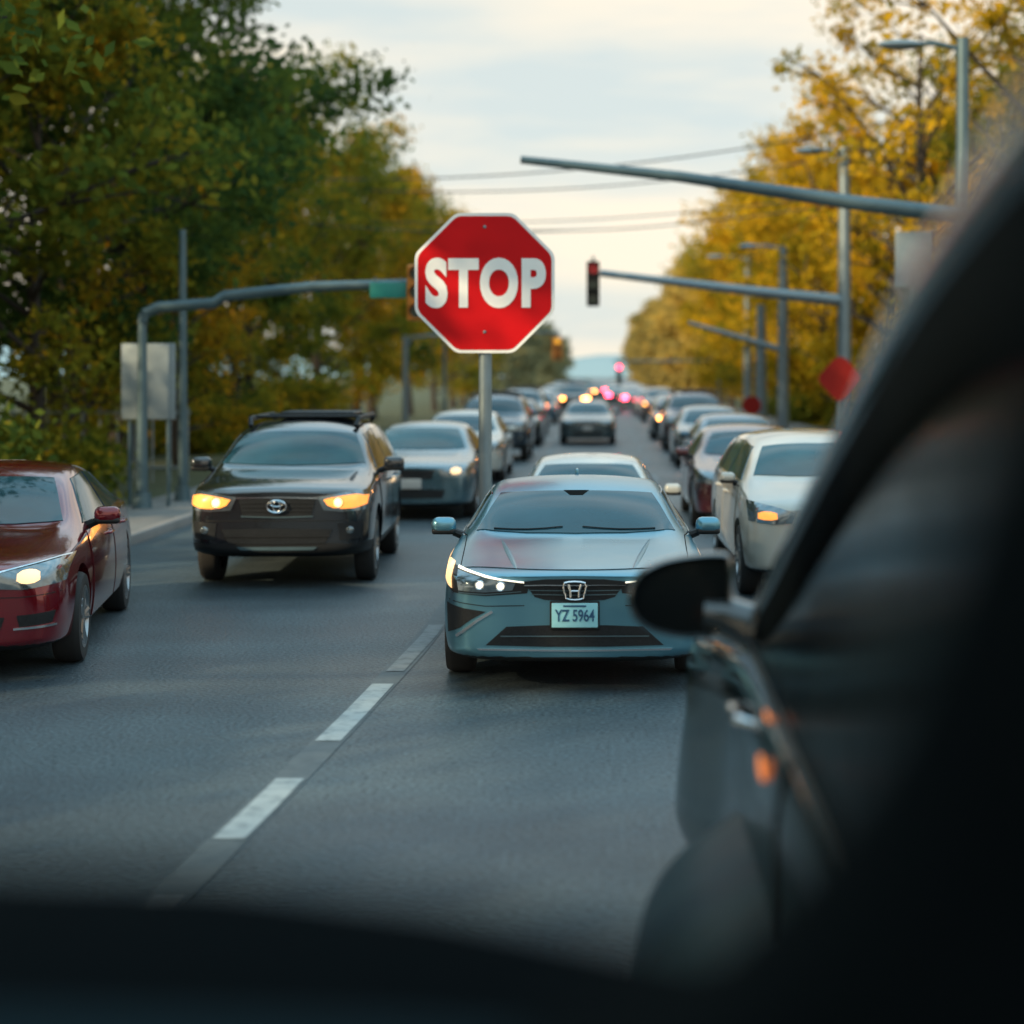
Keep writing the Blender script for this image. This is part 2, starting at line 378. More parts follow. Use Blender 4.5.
# stations (y,w,zb,zs,wt,zt,wr,zc)
def sedan_st(dz=0,dh=0):
    return [(0,.66,.25,.70+dz,.62,.765+dz,.50,.79+dz),(.09,.83,.20,.755+dz,.78,.81+dz,.64,.835+dz),(.42,.905,.18,.83+dz,.86,.86+dz,.70,.895+dz),
    (1.22,.925,.18,.925+dz,.87,.955+dz,.75,.985+dz),(2.08,.93,.18,.945+dz,.87,1.30+dh,.62,1.355+dh),(2.75,.93,.18,.955+dz,.87,1.33+dh,.62,1.385+dh),
    (3.4,.93,.18,.965+dz,.87,1.28+dh,.60,1.335+dh),(4.2,.91,.2,.97+dz,.85,1.02+dz,.70,1.05+dz),(4.62,.87,.24,.94+dz,.80,.99+dz,.66,1.02+dz),(4.76,.76,.34,.86+dz,.72,.91+dz,.58,.93+dz)]
h_st=[(0,.70,.24,.74,.68,.795,.56,.80),(.08,.86,.20,.775,.83,.82,.68,.83),(.42,.93,.17,.83,.89,.862,.70,.865),
    (1.28,.94,.17,.905,.89,.925,.74,.94),(2.14,.935,.17,.93,.885,1.255,.665,1.295),(2.75,.935,.17,.94,.885,1.285,.665,1.33),
    (3.4,.93,.17,.95,.88,1.23,.64,1.28),(4.2,.91,.2,.96,.85,1.01,.70,1.03),(4.62,.87,.24,.93,.80,.98,.66,1.00),(4.76,.76,.34,.85,.72,.90,.58,.92)]
def sedan_win(dh=0): return {'windshield':([(-.70,1.34),(-.36,1.27),(0,1.25),(.36,1.27),(.70,1.34)],[(-.53,2.04),(-.27,2.0),(0,1.99),(.27,2.0),(.53,2.04)]),
 'rear':([(-.52,3.42),(0,3.40),(.52,3.42)],[(-.66,4.08),(0,4.13),(.66,4.08)]),
 'side':[([(1.72,1.04),(2.15,1.245+dh),(2.72,1.275+dh)],[(1.55,.985),(2.1,.985),(2.72,.99)]),([(2.79,1.275+dh),(3.3,1.235+dh),(3.75,1.08)],[(2.79,.99),(3.3,1.0),(3.86,1.01)])]}
h_win={'windshield':([(-.75,1.42),(-.37,1.345),(0,1.325),(.37,1.345),(.75,1.42)],[(-.60,2.09),(-.30,2.07),(0,2.06),(.30,2.07),(.60,2.09)]),
 'rear':([(-.54,3.42),(0,3.40),(.54,3.42)],[(-.66,4.08),(0,4.13),(.66,4.08)]),
 'side':[([(1.74,1.02),(2.15,1.20),(2.72,1.23)],[(1.58,.965),(2.1,.965),(2.72,.97)]),([(2.79,1.23),(3.3,1.19),(3.75,1.06)],[(2.79,.97),(3.3,.98),(3.86,.99)])]}
sed_doors=[(1.42,2.73,.27,.94),(2.78,3.72,.27,.95)]
front_h=[
 ('headlight','trim',[(.30,.750),(.60,.785),(.82,.825),(.91,.85)],[(.32,.680),(.60,.660),(.82,.675),(.895,.73)],.006,True),
 ('headlight_lens','lamp',[(.40,.748),(.60,.774),(.80,.808)],[(.42,.70),(.60,.685),(.78,.692)],.012,True),
 ('daytime_light','bulb_white',[(.34,.756),(.60,.786),(.80,.822)],[(.34,.749),(.60,.778),(.80,.812)],.017,True),
 ('daytime_light','bulb_soft',[(.835,.835),(.865,.842),(.90,.848)],[(.825,.70),(.855,.715),(.89,.745)],.014,True),
 ('headlight_trim','darksteel',[(.36,.694),(.60,.676),(.78,.684)],[(.36,.689),(.60,.668),(.78,.676)],.014,True),
 ('grille','mesh',[(-.34,.750),(-.2,.768),(0,.772),(.2,.768),(.34,.750)],[(-.27,.655),(-.2,.635),(0,.628),(.2,.635),(.27,.655)],.006,False),
 ('grille_bar','trim',[(-.34,.760),(-.2,.775),(0,.777),(.2,.775),(.34,.760)],[(-.34,.735),(-.2,.738),(0,.735),(.2,.738),(.34,.735)],.020,False),
 ('grille_bar','chrome',[(-.34,.737),(-.2,.740),(0,.738),(.2,.740),(.34,.737)],[(-.34,.731),(-.2,.734),(0,.731),(.2,.734),(.34,.731)],.024,False),
 ('grille_slat','darksteel',[(-.31,.703),(0,.699),(.31,.703)],[(-.31,.698),(0,.694),(.31,.698)],.013,False),
 ('grille_slat','darksteel',[(-.29,.676),(0,.670),(.29,.676)],[(-.29,.671),(0,.665),(.29,.671)],.013,False),
 ('air_intake','mesh',[(-.46,.455),(-.2,.465),(.2,.465),(.46,.455)],[(-.60,.330),(-.2,.320),(.2,.320),(.60,.330)],.006,False),
 ('intake_slat','darksteel',[(-.50,.395),(0,.395),(.50,.395)],[(-.50,.388),(0,.388),(.50,.388)],.013,False),
 ('bumper_trim','chrome',[(-.66,.310),(0,.300),(.66,.310)],[(-.64,.298),(0,.288),(.64,.298)],.016,False),
 ('bumper_crease','trim',[(.34,.600),(.60,.595),(.86,.625)],[(.34,.594),(.60,.589),(.86,.619)],.003,True),
 ('fog_light_pocket','mesh',[(.60,.555),(.74,.575),(.87,.60)],[(.70,.50),(.78,.44),(.86,.40)],.007,True),
 ('fog_light_trim','chrome',[(.56,.565),(.66,.505),(.80,.395)],[(.55,.550),(.65,.490),(.79,.380)],.014,True),
]
pm_h=paint('paint_blue_grey',(.12,.29,.37),.75,.29,coat=.45,crough=.18)
honda,bv=build_car(h_st,4.76,(.92,3.72),.335,pm_h,.825,h_win,front_h,'blue-grey sedan with lit headlights driving on the road','car',loc=(-.17,11.45,0),rot=R(.5),mirror=(1.62,.965,.92,.95),doors=sed_doors,clad=.25)
lamp_balls(honda,bv,[(.50,.727),(.64,.735)],.024,'bulb_white')
def plate(root,bv,z,txt,m1,m2,w=.31,h=.165,x=0):
    y=min(proj(bv,x+dx,z+dz,'front',0).y for dx in(-w/2,0,w/2) for dz in(-h/2,h/2))-.022
    g=Geo(); g.box((x,y,z),(w+.025,.010,h+.025),.012); fr=mk('plate_frame',g,[M['trim']],root)
    g=Geo(); g.box((x,y-.006,z),(w,.012,h),.012); p=mk('number_plate',g,[m1],root)
    g=text_geo(txt,w*.86,h*.50,.016,.003); g.v=[(a+x,b+y-.014,c+z) for a,b,c in g.v]; mk('plate_lettering',g,[m2],p,smooth=False)
    g=Geo(); g.box((x,y-.013,z+h*.38),(w*.5,.004,.012),.001); mk('plate_strip',g,[m2],p)
plate(honda,bv,.535,'YZ 5964',M['plate'],M['plate_text'])
ey=proj(bv,0,.70,'front',0).y-.035
g=Geo(); q=.86
ring=[(-.082,.06),(-.05,.068),(0,.071),(.05,.068),(.082,.06),(.088,.03),(.08,-.02),(.066,-.058),(.04,-.067),(0,-.07),(-.04,-.067),(-.066,-.058),(-.08,-.02),(-.088,.03)]
g.tube([(x*q,ey,.700+z*q) for x,z in ring]+[(ring[0][0]*q,ey,.700+ring[0][1]*q)],.0075,8)
g.tube([(-.052*q,ey,.744),(-.034*q,ey,.700),(-.032*q,ey,.658)],[.012,.009,.010],8); g.tube([(.052*q,ey,.744),(.034*q,ey,.700),(.032*q,ey,.658)],[.012,.009,.010],8); g.tube([(-.034*q,ey,.699),(.034*q,ey,.699)],.008,8)
mk('emblem',g,[M['chrome']],honda)
for sx in(-1,1):
    g=Geo(); g.tube([proj(bv,sx*(.40+.16*t),.14+1.14*t,'top',-.012) for t in [i/14 for i in range(15)]],[.008+.016*math.sin(math.pi*min(1,.15+i/14*.8)) for i in range(15)],8); mk('bonnet_crease',g,[pm_h],honda)
    g=Geo(); g.tube([proj(bv,sx*(.79+.03*t),.30+1.1*t,'top',.001) for t in [i/10 for i in range(11)]],.0035,5); mk('bonnet_gap',g,[M['well']],honda)
g=Geo(); g.tube([proj(bv,.78*t,.10+.18*t*t,'top',.0015) for t in [i/10-1 for i in range(21)]],.004,5); mk('bonnet_gap',g,[M['well']],honda)
for x0,x1 in((-.62,-.1),(.05,.6)):
    g=Geo(); g.tube([proj(bv,x0+(x1-x0)*t,1.42-.03*math.sin(3.14*t),'top',.012) for t in (0,.25,.5,.75,1)],.005,6); mk('wiper',g,[M['trim']],honda)
g=patch(bv,[(-.10,2.065),(.10,2.065)],[(-.05,1.96),(.05,1.96)],'top',.008,6,3); mk('windscreen_sensor_patch',g,[M['well']],honda)
g=Geo(); g.box((0,3.1,1.325),(.03,.16,.05),.012); mk('roof_aerial',g,[pm_h],honda)

# SUV
suv_st=[(0,.72,.38,.88,.68,.96,.58,.985),(.09,.87,.33,.95,.83,1.01,.70,1.035),(.40,.925,.29,1.01,.88,1.06,.76,1.09),(1.08,.935,.28,1.09,.89,1.14,.80,1.165),
 (1.80,.94,.28,1.11,.89,1.56,.66,1.63),(2.6,.94,.28,1.12,.89,1.60,.67,1.68),(3.9,.93,.28,1.13,.88,1.58,.66,1.655),(4.40,.91,.32,1.12,.86,1.36,.70,1.40),(4.56,.83,.42,1.02,.80,1.12,.68,1.14)]
suv_win={'windshield':([(-.76,1.20),(-.37,1.14),(0,1.12),(.37,1.14),(.76,1.20)],[(-.60,1.77),(-.29,1.75),(0,1.74),(.29,1.75),(.60,1.77)]),
 'rearv':([(-.55,1.50),(.55,1.50)],[(-.66,1.18),(.66,1.18)]),
 'side':[([(1.55,1.24),(1.85,1.49),(2.45,1.54)],[(1.40,1.15),(1.85,1.15),(2.45,1.16)]),([(2.52,1.54),(3.35,1.54)],[(2.52,1.16),(3.40,1.17)]),([(3.44,1.54),(4.0,1.50)],[(3.48,1.18),(4.12,1.22)])]}
suv_doors=[(1.25,2.46,.42,1.10),(2.51,3.40,.42,1.11)]
front_s=[
 ('headlight','lamp',[(.40,.93),(.65,.965),(.88,.99)],[(.46,.80),(.65,.785),(.87,.80)],.010,True),
 ('headlight_lamp','bulb_warm',[(.46,.905),(.54,.925),(.65,.938),(.77,.945),(.87,.935)],[(.50,.85),(.56,.825),(.65,.815),(.76,.82),(.86,.85)],.018,True),
 ('grille','mesh',[(-.38,.92),(0,.93),(.38,.92)],[(-.34,.74),(0,.73),(.34,.74)],.008,False),
 ('grille_bar','chrome',[(-.40,.925),(0,.935),(.40,.925)],[(-.40,.915),(0,.925),(.40,.915)],.018,False),
 ('grille_slat','trim',[(-.37,.875),(0,.88),(.37,.875)],[(-.37,.865),(0,.87),(.37,.865)],.016,False),
 ('grille_slat','trim',[(-.36,.835),(0,.838),(.36,.835)],[(-.36,.825),(0,.828),(.36,.825)],.016,False),
 ('grille_slat','trim',[(-.35,.795),(0,.796),(.35,.795)],[(-.35,.785),(0,.786),(.35,.785)],.016,False),
 ('grille_surround','darksteel',[(-.36,.745),(0,.735),(.36,.745)],[(-.35,.735),(0,.725),(.35,.735)],.018,False),
 ('bumper_line','trim',[(-.84,.70),(0,.70),(.84,.70)],[(-.84,.692),(0,.692),(.84,.692)],.004,False),
 ('air_intake','mesh',[(-.55,.61),(0,.62),(.55,.61)],[(-.48,.47),(0,.46),(.48,.47)],.008,False),
 ('intake_slat','trim',[(-.52,.545),(0,.545),(.52,.545)],[(-.52,.532),(0,.532),(.52,.532)],.016,False),
 ('skid_plate','darksteel',[(-.40,.435),(0,.435),(.40,.435)],[(-.36,.405),(0,.40),(.36,.405)],.012,False),
 ('fog_light_pocket','mesh',[(.60,.67),(.84,.69)],[(.62,.50),(.82,.52)],.008,True),
]
pm_s=paint('paint_dark_bronze',(.018,.021,.025),.35,.16)
SX,SY=-3.22,16.95
suv,bs=build_car(suv_st,4.56,(.93,3.60),.37,pm_s,.80,suv_win,front_s,'dark bronze suv with glowing amber headlights and roof rack','suv',loc=(SX,SY,0),rot=R(2.2),mirror=(1.5,1.16,.93,1.1),doors=suv_doors,clad=.47)
lamp_balls(suv,bs,[(.60,.875)],.045,'bulb_core')
for sx in(-1,1):
    p=proj(bs,sx*.72,.60,'front',.012); g=Geo(); g.ell(p,(.04,.012,.04),16); mk('fog_light',g,[M['lamp']],suv)
g=Geo(); ey=proj(bs,0,.84,'front',0).y-.035
def oval(g,cx,cz,rx,rz,y,r):
    p=[(cx+rx*math.cos(a),y,cz+rz*math.sin(a)) for a in [2*math.pi*i/24 for i in range(25)]]; g.tube(p,r,6,cap=False)
oval(g,0,.84,.095,.062,ey,.010); oval(g,0,.84,.035,.058,ey,.008); oval(g,0,.867,.062,.028,ey,.008)
mk('emblem',g,[M['chrome']],suv)
g=Geo()
for sx in(-1,1):
    g.tube([(sx*.58,1.95,1.58),(sx*.60,2.05,1.665),(sx*.60,3.7,1.675),(sx*.58,3.8,1.60)],.028,8)
for yy in(2.3,3.3): g.tube([(-.60,yy,1.68),(.60,yy,1.68)],.018,8)
mk('roof_rack',g,[M['trim']],suv)
g=Geo(); g.box((.10,2.8,1.70),(.85,.9,.07),.03); mk('roof_box',g,[M['trim']],suv)
def simple_plate(root,bv,z,m): 
    y=proj(bv,0,z,'front',0).y-.02; g=Geo(); g.box((0,y,z),(.31,.012,.15),.01); mk('number_plate',g,[m],root)

# red car
front_r=[
 ('headlight','lamp',[(.40,.76),(.62,.80),(.87,.84)],[(.44,.66),(.62,.65),(.86,.68)],.010,True),
 ('headlight_lamp','bulb_soft',[(.58,.752),(.61,.768),(.65,.773),(.69,.768),(.72,.752)],[(.58,.712),(.61,.695),(.65,.690),(.69,.695),(.72,.712)],.018,True),
 ('headlight_trim','chrome',[(.42,.765),(.62,.802),(.86,.842)],[(.42,.757),(.62,.794),(.86,.834)],.013,True),
 ('grille','mesh',[(-.34,.74),(0,.75),(.34,.74)],[(-.30,.62),(0,.61),(.30,.62)],.008,False),
 ('grille_bar','chrome',[(-.36,.75),(0,.76),(.36,.75)],[(-.36,.735),(0,.745),(.36,.735)],.016,False),
 ('grille_slat','chrome',[(-.33,.70),(0,.705),(.33,.70)],[(-.33,.69),(0,.695),(.33,.69)],.014,False),
 ('grille_slat','chrome',[(-.31,.66),(0,.662),(.31,.66)],[(-.31,.65),(0,.652),(.31,.65)],.014,False),
 ('bumper_crease','trim',[(.36,.600),(.60,.60),(.85,.62)],[(.36,.594),(.60,.594),(.85,.614)],.003,True),
 ('air_intake','mesh',[(-.50,.46),(0,.48),(.50,.46)],[(-.46,.34),(0,.33),(.46,.34)],.008,False),
 ('fog_light_pocket','mesh',[(.58,.47),(.82,.49)],[(.60,.39),(.80,.41)],.007,True),
 ('fog_light_trim','chrome',[(.56,.385),(.82,.40)],[(.56,.37),(.82,.385)],.014,True),
]
pm_r=paint('paint_dark_red',(.17,.003,.010),.45,.16)
red,br=build_car(sedan_st(0,.06),4.76,(.92,3.72),.335,pm_r,.82,sedan_win(.05),front_r,'dark red sedan with chrome trim waiting in traffic','car',loc=(-4.64,11.75,0),rot=R(9.3),mirror=(1.62,1.01,.90,1),doors=sed_doors,clad=.26)
simple_plate(red,br,.55,M['white_plate'])
# white minivan
van_st=[(0,.70,.30,.80,.66,.87,.58,.90),(.09,.85,.26,.88,.81,.94,.70,.965),(.38,.90,.23,.96,.86,1.0,.74,1.03),(.95,.915,.22,1.04,.87,1.09,.78,1.12),
 (1.75,.92,.22,1.06,.87,1.46,.64,1.53),(2.6,.92,.22,1.07,.87,1.50,.65,1.58),(3.9,.91,.22,1.07,.86,1.47,.64,1.55),(4.35,.89,.28,1.06,.84,1.28,.68,1.32),(4.5,.81,.38,.98,.78,1.06,.66,1.08)]
van_win={'windshield':([(-.73,1.08),(-.37,1.01),(0,.99),(.37,1.01),(.73,1.08)],[(-.57,1.71),(-.28,1.68),(0,1.67),(.28,1.68),(.57,1.71)]),
 'rearv':([(-.53,1.42),(.53,1.42)],[(-.64,1.12),(.64,1.12)]),
 'side':[([(1.42,1.16),(1.80,1.40),(2.4,1.445)],[(1.25,1.09),(1.80,1.10),(2.4,1.10)]),([(2.47,1.445),(3.3,1.44)],[(2.47,1.10),(3.35,1.11)]),([(3.40,1.44),(3.95,1.40)],[(3.43,1.11),(4.05,1.15)])]}
front_v=[
 ('headlight','lamp',[(.44,.86),(.65,.91),(.86,.95)],[(.48,.76),(.65,.75),(.86,.77)],.010,True),
 ('headlight_lamp','bulb_warm',[(.62,.85),(.67,.86),(.73,.86),(.78,.85)],[(.62,.80),(.67,.79),(.73,.79),(.78,.80)],.018,True),
 ('grille','mesh',[(-.36,.83),(0,.84),(.36,.83)],[(-.32,.72),(0,.71),(.32,.72)],.008,False),
 ('grille_bar','chrome',[(-.36,.79),(0,.80),(.36,.79)],[(-.36,.77),(0,.78),(.36,.77)],.016,False),
 ('air_intake','mesh',[(-.55,.52),(0,.53),(.55,.52)],[(-.50,.38),(0,.37),(.50,.38)],.008,False),
]
pm_v=paint('paint_white',(.40,.38,.33),.05,.35)
van,bvv=build_car(van_st,4.5,(.90,3.55),.34,pm_v,.80,van_win,front_v,'cream-white minivan with lit headlight queuing in traffic','minivan',name='minivan',loc=(2.28,15.9,0),rot=R(1),mirror=(1.38,1.08,.88,.8),doors=[(1.15,2.41,.33,1.04),(2.46,3.36,.33,1.05)],clad=.32)
simple_plate(van,bvv,.60,M['white_plate'])
front_g=[x for x in front_r if x[0] not in('fog_light_pocket','fog_light_trim','headlight_trim')]+[('tail_light','taildim',[(.44,.90),(.74,.90)],[(.44,.74),(.74,.74)],.01,True,'rear')]
pm_g=paint('paint_teal_silver',(.08,.15,.18),.6)
GL='cars queuing along the road'
sed,bg=build_car(sedan_st(0,.04),4.76,(.92,3.72),.335,pm_g,.81,sedan_win(.03),front_g,'dark teal sedan with dark windscreen in a traffic queue','car',loc=(-2.78,25.0,0),rot=0,mirror=(1.62,1.0,.90,1),doors=sed_doors,clad=.26,group=GL)
simple_plate(sed,bg,.55,M['white_plate'])
pc={k:paint('paint_'+k,c,m) for k,c,m in [('cream',(.42,.42,.38),.1),('white2',(.36,.39,.40),.1),('maroon',(.07,.012,.015),.3),('blue',(.04,.11,.17),.5),('black',(.015,.018,.02),.3),('grey',(.07,.10,.11),.6),('silver',(.17,.21,.22),.6),('navy',(.02,.05,.08),.4),('brown',(.09,.05,.035),.4)]}
bpy.context.view_layer.update()
S_sed=snapshot(sed);S_suv=snapshot(suv);S_van=snapshot(van)
col_lab={'cream':'cream-white','white2':'white','maroon':'maroon','blue':'blue','black':'black','grey':'grey','silver':'silver','navy':'dark navy','brown':'brown'}
def put(kind,x,y,c,rot=0,lit=0,dirn='facing oncoming in the traffic queue',sc=1):
    sn,old,k={'sed':(S_sed,pm_g,'sedan'),'suv':(S_suv,pm_s,'suv'),'van':(S_van,pm_v,'minivan')}[kind]
    o=copy_thing(sn,(x,y,0),rot,old,pc[c],f'{col_lab[c]} {k} {dirn}',GL,scale=sc)
    for ch in sub_children(o):
        if ch.type=='MESH':
            for sl in ch.material_slots:
                if sl.material in(M['bulb_warm'],M['bulb_core'],M['bulb_soft']): sl.link='OBJECT'; sl.material=M['bulb_far'] if lit else M['lamp']
    return o
def away(x,y,c):
    o=put('sed',x,y+4.7,c,rot=math.pi,dirn='driving away with brake lights on')
    for ch in sub_children(o):
        if ch.type=='MESH':
            for sl in ch.material_slots:
                if sl.material==M['taildim']: sl.link='OBJECT'; sl.material=M['tail']
put('sed',-.12,16.75,'cream',sc=.90)
put('sed',2.20,23.2,'maroon')
put('sed',2.60,30.5,'blue')
rng=random.Random(4)
put('sed',-.38,52,'grey',sc=.95)
put('sed',-.2,150,'black')
ks=['sed','suv','sed','sed','van','sed','suv']; cs=['black','silver','navy','white2','grey','maroon','blue','silver','brown']
i=0; y=39
while y<230:
    x=2.75+rng.uniform(-.15,.15)
    if y>80 and i%2==0: away(x-.6,y,cs[(i*4+1)%9])
    else: put(ks[i%7],x,y,cs[(i*4+1)%9],lit=(i in(0,2,4)))
    y+=rng.uniform(8,10) if y<60 else rng.uniform(10,14); i+=1
y=33.5
cs2=['navy','black','silver','blue','white2','grey','brown','black','cream']
while y<230:
    k=ks[(i+2)%7]; put(k,-2.85+rng.uniform(-.2,.2),y,cs2[i%9],lit=(y>75)); y+=rng.uniform(7.5,10) if y<56 else rng.uniform(12,17); i+=1
for (x,y,k,c) in [(-1.45,92,'suv','black'),(-1.2,130,'suv','grey')]: put(k,x,y,c,lit=1)
for (x,y,c) in [(1.15,112,'grey'),(1.0,150,'silver')]: away(x,y,c)

# ------------------------------------------------------------------ ground, road
def sheet(name,x0,x1,y0,y1,z,m,nx=1,ny=1):
    g=Geo(); g.add([(x0,y0,z),(x1,y0,z),(x1,y1,z),(x0,y1,z)],[(0,1,2,3)]); o=mk(name,g,[m],smooth=False); o['kind']='structure'; return o
sheet('ground',-1500,1500,-60,3000,-.02,M['grass'])
sheet('road',-5.9,6.2,-30,1200,0,M['road'])
def longbox(name,x0,x1,y0,y1,z0,z1,m,b=.02):
    g=Geo(); g.box(((x0+x1)/2,(y0+y1)/2,(z0+z1)/2),(x1-x0,y1-y0,z1-z0),b); o=mk(name,g,[m]); o['kind']='structure'
longbox('kerb',-6.05,-5.9,-30,600,-.1,.13,M['kerb']); longbox('kerb',6.2,6.35,-30,600,-.1,.13,M['kerb'])
longbox('pavement',-7.4,-6.052,-30,600,-.1,.115,M['concrete']); longbox('pavement',6.352,8.4,-30,600,-.1,.115,M['concrete'])
def lx(y):
    T=[(3,-2.1),(6.9,-1.79),(8.4,-1.68),(10.8,-1.55),(14,-1.41),(18,-1.38),(30,-1.38),(400,-1.38)]
    for (a,xa),(b,xb) in zip(T[:-1],T[1:]):
        if a<=y<=b: return xa+(xb-xa)*(y-a)/(b-a)
    return T[-1][1]
def strip(name,y0,y1,w,z,m,n=8,fx=lx):
    g=Geo(); v=[]
    for i in range(n+1):
        y=y0+(y1-y0)*i/n; v+=[(fx(y)-w/2,y,z),(fx(y)+w/2,y,z)]
    g.add(v,[(2*i,2*i+1,2*i+3,2*i+2) for i in range(n)]); o=mk(name,g,[m],smooth=False); o['kind']='structure'
strip('road_seam',3,120,.19,.004,M['tar'],80)
for a,b in[(7.86,9.03),(9.96,11.8)]: strip('lane_marking',a,b,.15,.008,M['mark'])
strip('lane_marking',12.3,14.6,.13,.008,M['mark_faint']); strip('lane_marking',6.75,7.05,.13,.008,M['mark_faint'])
yy=16
while yy<160: strip('lane_marking',yy,yy+2.2,.14,.008,M['mark_faint'],3); yy+=6
yy=20
while yy<160: strip('lane_marking',yy,yy+2.5,.12,.008,M['mark_faint'],2,lambda y:1.15); yy+=7
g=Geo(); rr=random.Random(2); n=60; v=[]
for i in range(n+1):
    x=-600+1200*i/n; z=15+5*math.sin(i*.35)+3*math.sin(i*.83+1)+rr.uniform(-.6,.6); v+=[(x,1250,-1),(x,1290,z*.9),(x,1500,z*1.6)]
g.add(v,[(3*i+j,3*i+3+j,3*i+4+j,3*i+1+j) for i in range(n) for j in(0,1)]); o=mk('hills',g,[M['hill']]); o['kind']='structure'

# ------------------------------------------------------------------ trees
def make_tree(seed,h,cr,tr,leaf,base=.2,leaves=11000,size=.16,density=1.0,clump=.75,oval_=1.0,loc=(0,0,0),label='',group=None,keep=.9):
    rg=random.Random(seed); nr=np.random.RandomState(seed)
    g=Geo(); tips=[]
    tp=[Vector((0,0,0))]; 
    for i in range(1,8): tp.append(Vector((tp[-1].x+rg.uniform(-.18,.18),tp[-1].y+rg.uniform(-.18,.18),h*.88*i/7)))
    g.tube(tp,[tr*1.25]+[tr*(1-.85*i/7) for i in range(1,8)],9)
    nl=int(20*density); ga=2.39996
    for i in range(nl):
        t=base+(.97-base)*(i+.5)/nl; zi=t*7*.999; k=min(int(zi),6); p=tp[k].lerp(tp[k+1],zi-k)
        env=math.sin(math.pi*min(1,max(.06,(t-base*.6)/(1.06-base*.6)))**.75)
        L=cr*oval_*(.45+.65*env)*rg.uniform(.72,1.12); a=i*ga+rg.uniform(-.5,.5); up=rg.uniform(.15,.55)+t*.5
        d=Vector((math.cos(a),math.sin(a),up)).normalized(); pts=[p]
        for s in range(4):
            d=(d+Vector((rg.uniform(-.22,.22),rg.uniform(-.22,.22),rg.uniform(-.12,.16)))).normalized(); pts.append(pts[-1]+d*L/4)
        r0=tr*(1-.8*t)*.55
        g.tube(pts,[r0,r0*.75,r0*.5,r0*.3,r0*.12],6)
        for s in range(1,5):
            if s>1: tips.append((pts[s],.8+.2*s))
            for q in range(3 if s>1 else 1):
                d2=(d+Vector((rg.uniform(-1,1),rg.uniform(-1,1),rg.uniform(-.5,.8)))).normalized(); l2=L*rg.uniform(.18,.36)
                e=pts[s]+d2*l2; g.tube([pts[s],pts[s].lerp(e,.5)+Vector((0,0,rg.uniform(-.05,.1))),e],[r0*.3,r0*.2,r0*.06+.004],4)
                tips.append((e,1.0))
    root=empty('tree',loc,0,label,'tree',group)
    mk('trunk',g,[M['bark']],root)
    tips=[(c,w) for c,w in tips if rg.random()<keep]
    C=np.array([c[:] for c,w in tips]); n=len(C); per=max(4,leaves//n)
    cs=nr.uniform(.5,1.25,n)*clump
    idx=np.repeat(np.arange(n),per); N_=len(idx)
    P=C[idx]+nr.normal(0,1,(N_,3))*cs[idx][:,None]*np.array([.5,.5,.38])
    P[:,2]=np.maximum(P[:,2],.6)
    u=nr.normal(0,1,(N_,3)); u/=np.linalg.norm(u,axis=1)[:,None]; w=nr.normal(0,1,(N_,3)); w=np.cross(u,w); w/=np.linalg.norm(w,axis=1)[:,None]
    s=(nr.uniform(.55,1.3,N_)*size)[:,None]
    V=np.empty((N_,4,3)); V[:,0]=P-u*s*.62; V[:,1]=P-w*s*.34; V[:,2]=P+u*s*.62; V[:,3]=P+w*s*.34
    me=bpy.data.meshes.new('crown'); me.vertices.add(N_*4); me.vertices.foreach_set('co',V.reshape(-1)); me.loops.add(N_*4); me.loops.foreach_set('vertex_index',np.arange(N_*4,dtype=np.int32))
    me.polygons.add(N_); me.polygons.foreach_set('loop_start',np.arange(0,N_*4,4,dtype=np.int32)); me.update(calc_edges=True)
    me.materials.append(M[leaf]); o=bpy.data.objects.new('crown',me); COL.objects.link(o); o.parent=root
    return root
TG='trees lining the road'
LGn='dark green leafy tree on the verge beside the road'; LOl='olive and yellow autumn tree beside the road'; LGo='golden yellow autumn tree beside the road'
prot={}
def tr_(key,loc,rot,sc,label=None):
    if key not in prot:
        a=dict(g1=(11,13.5,4.6,.26,'leaf_green',.12,19000,.20),g2=(12,15,5.0,.3,'leaf_green',.16,20000,.20),o1=(13,13,4.4,.24,'leaf_olive',.12,17000,.20),o2=(14,12,4.0,.2,'leaf_olive',.1,15000,.20),
               y1=(21,11.5,4.0,.2,'leaf_gold',.10,12000,.23),y2=(22,10.5,3.8,.18,'leaf_gold',.08,11000,.23),y3=(23,13.5,4.8,.30,'leaf_gold',.2,5200,.19),
               f1=(31,11,4.3,.2,'leaf_far',.05,5000,.48),f2=(32,11,4.3,.2,'leaf_farg',.05,5000,.48))[key]
        lab={'g':LGn,'o':LOl,'y':LGo,'f':'hazy distant autumn tree along the road'}[key[0]]
        r=make_tree(*a[:5],base=a[5],leaves=a[6],size=a[7],loc=loc,label=lab,group=TG,clump=.85 if key!='y3' else .5,keep=.80 if key!='y3' else .55)
        bpy.context.view_layer.update(); prot[key]=snapshot(r); r.rotation_euler=(0,0,rot); r.scale=(sc,)*3; return r
    return copy_thing(prot[key],loc,rot,group=TG,scale=sc,label=label)
rt=random.Random(8)
def T(key,x,y,sc,rot=None): tr_(key,(x,y,.0),rt.uniform(0,6.28) if rot is None else rot,sc)
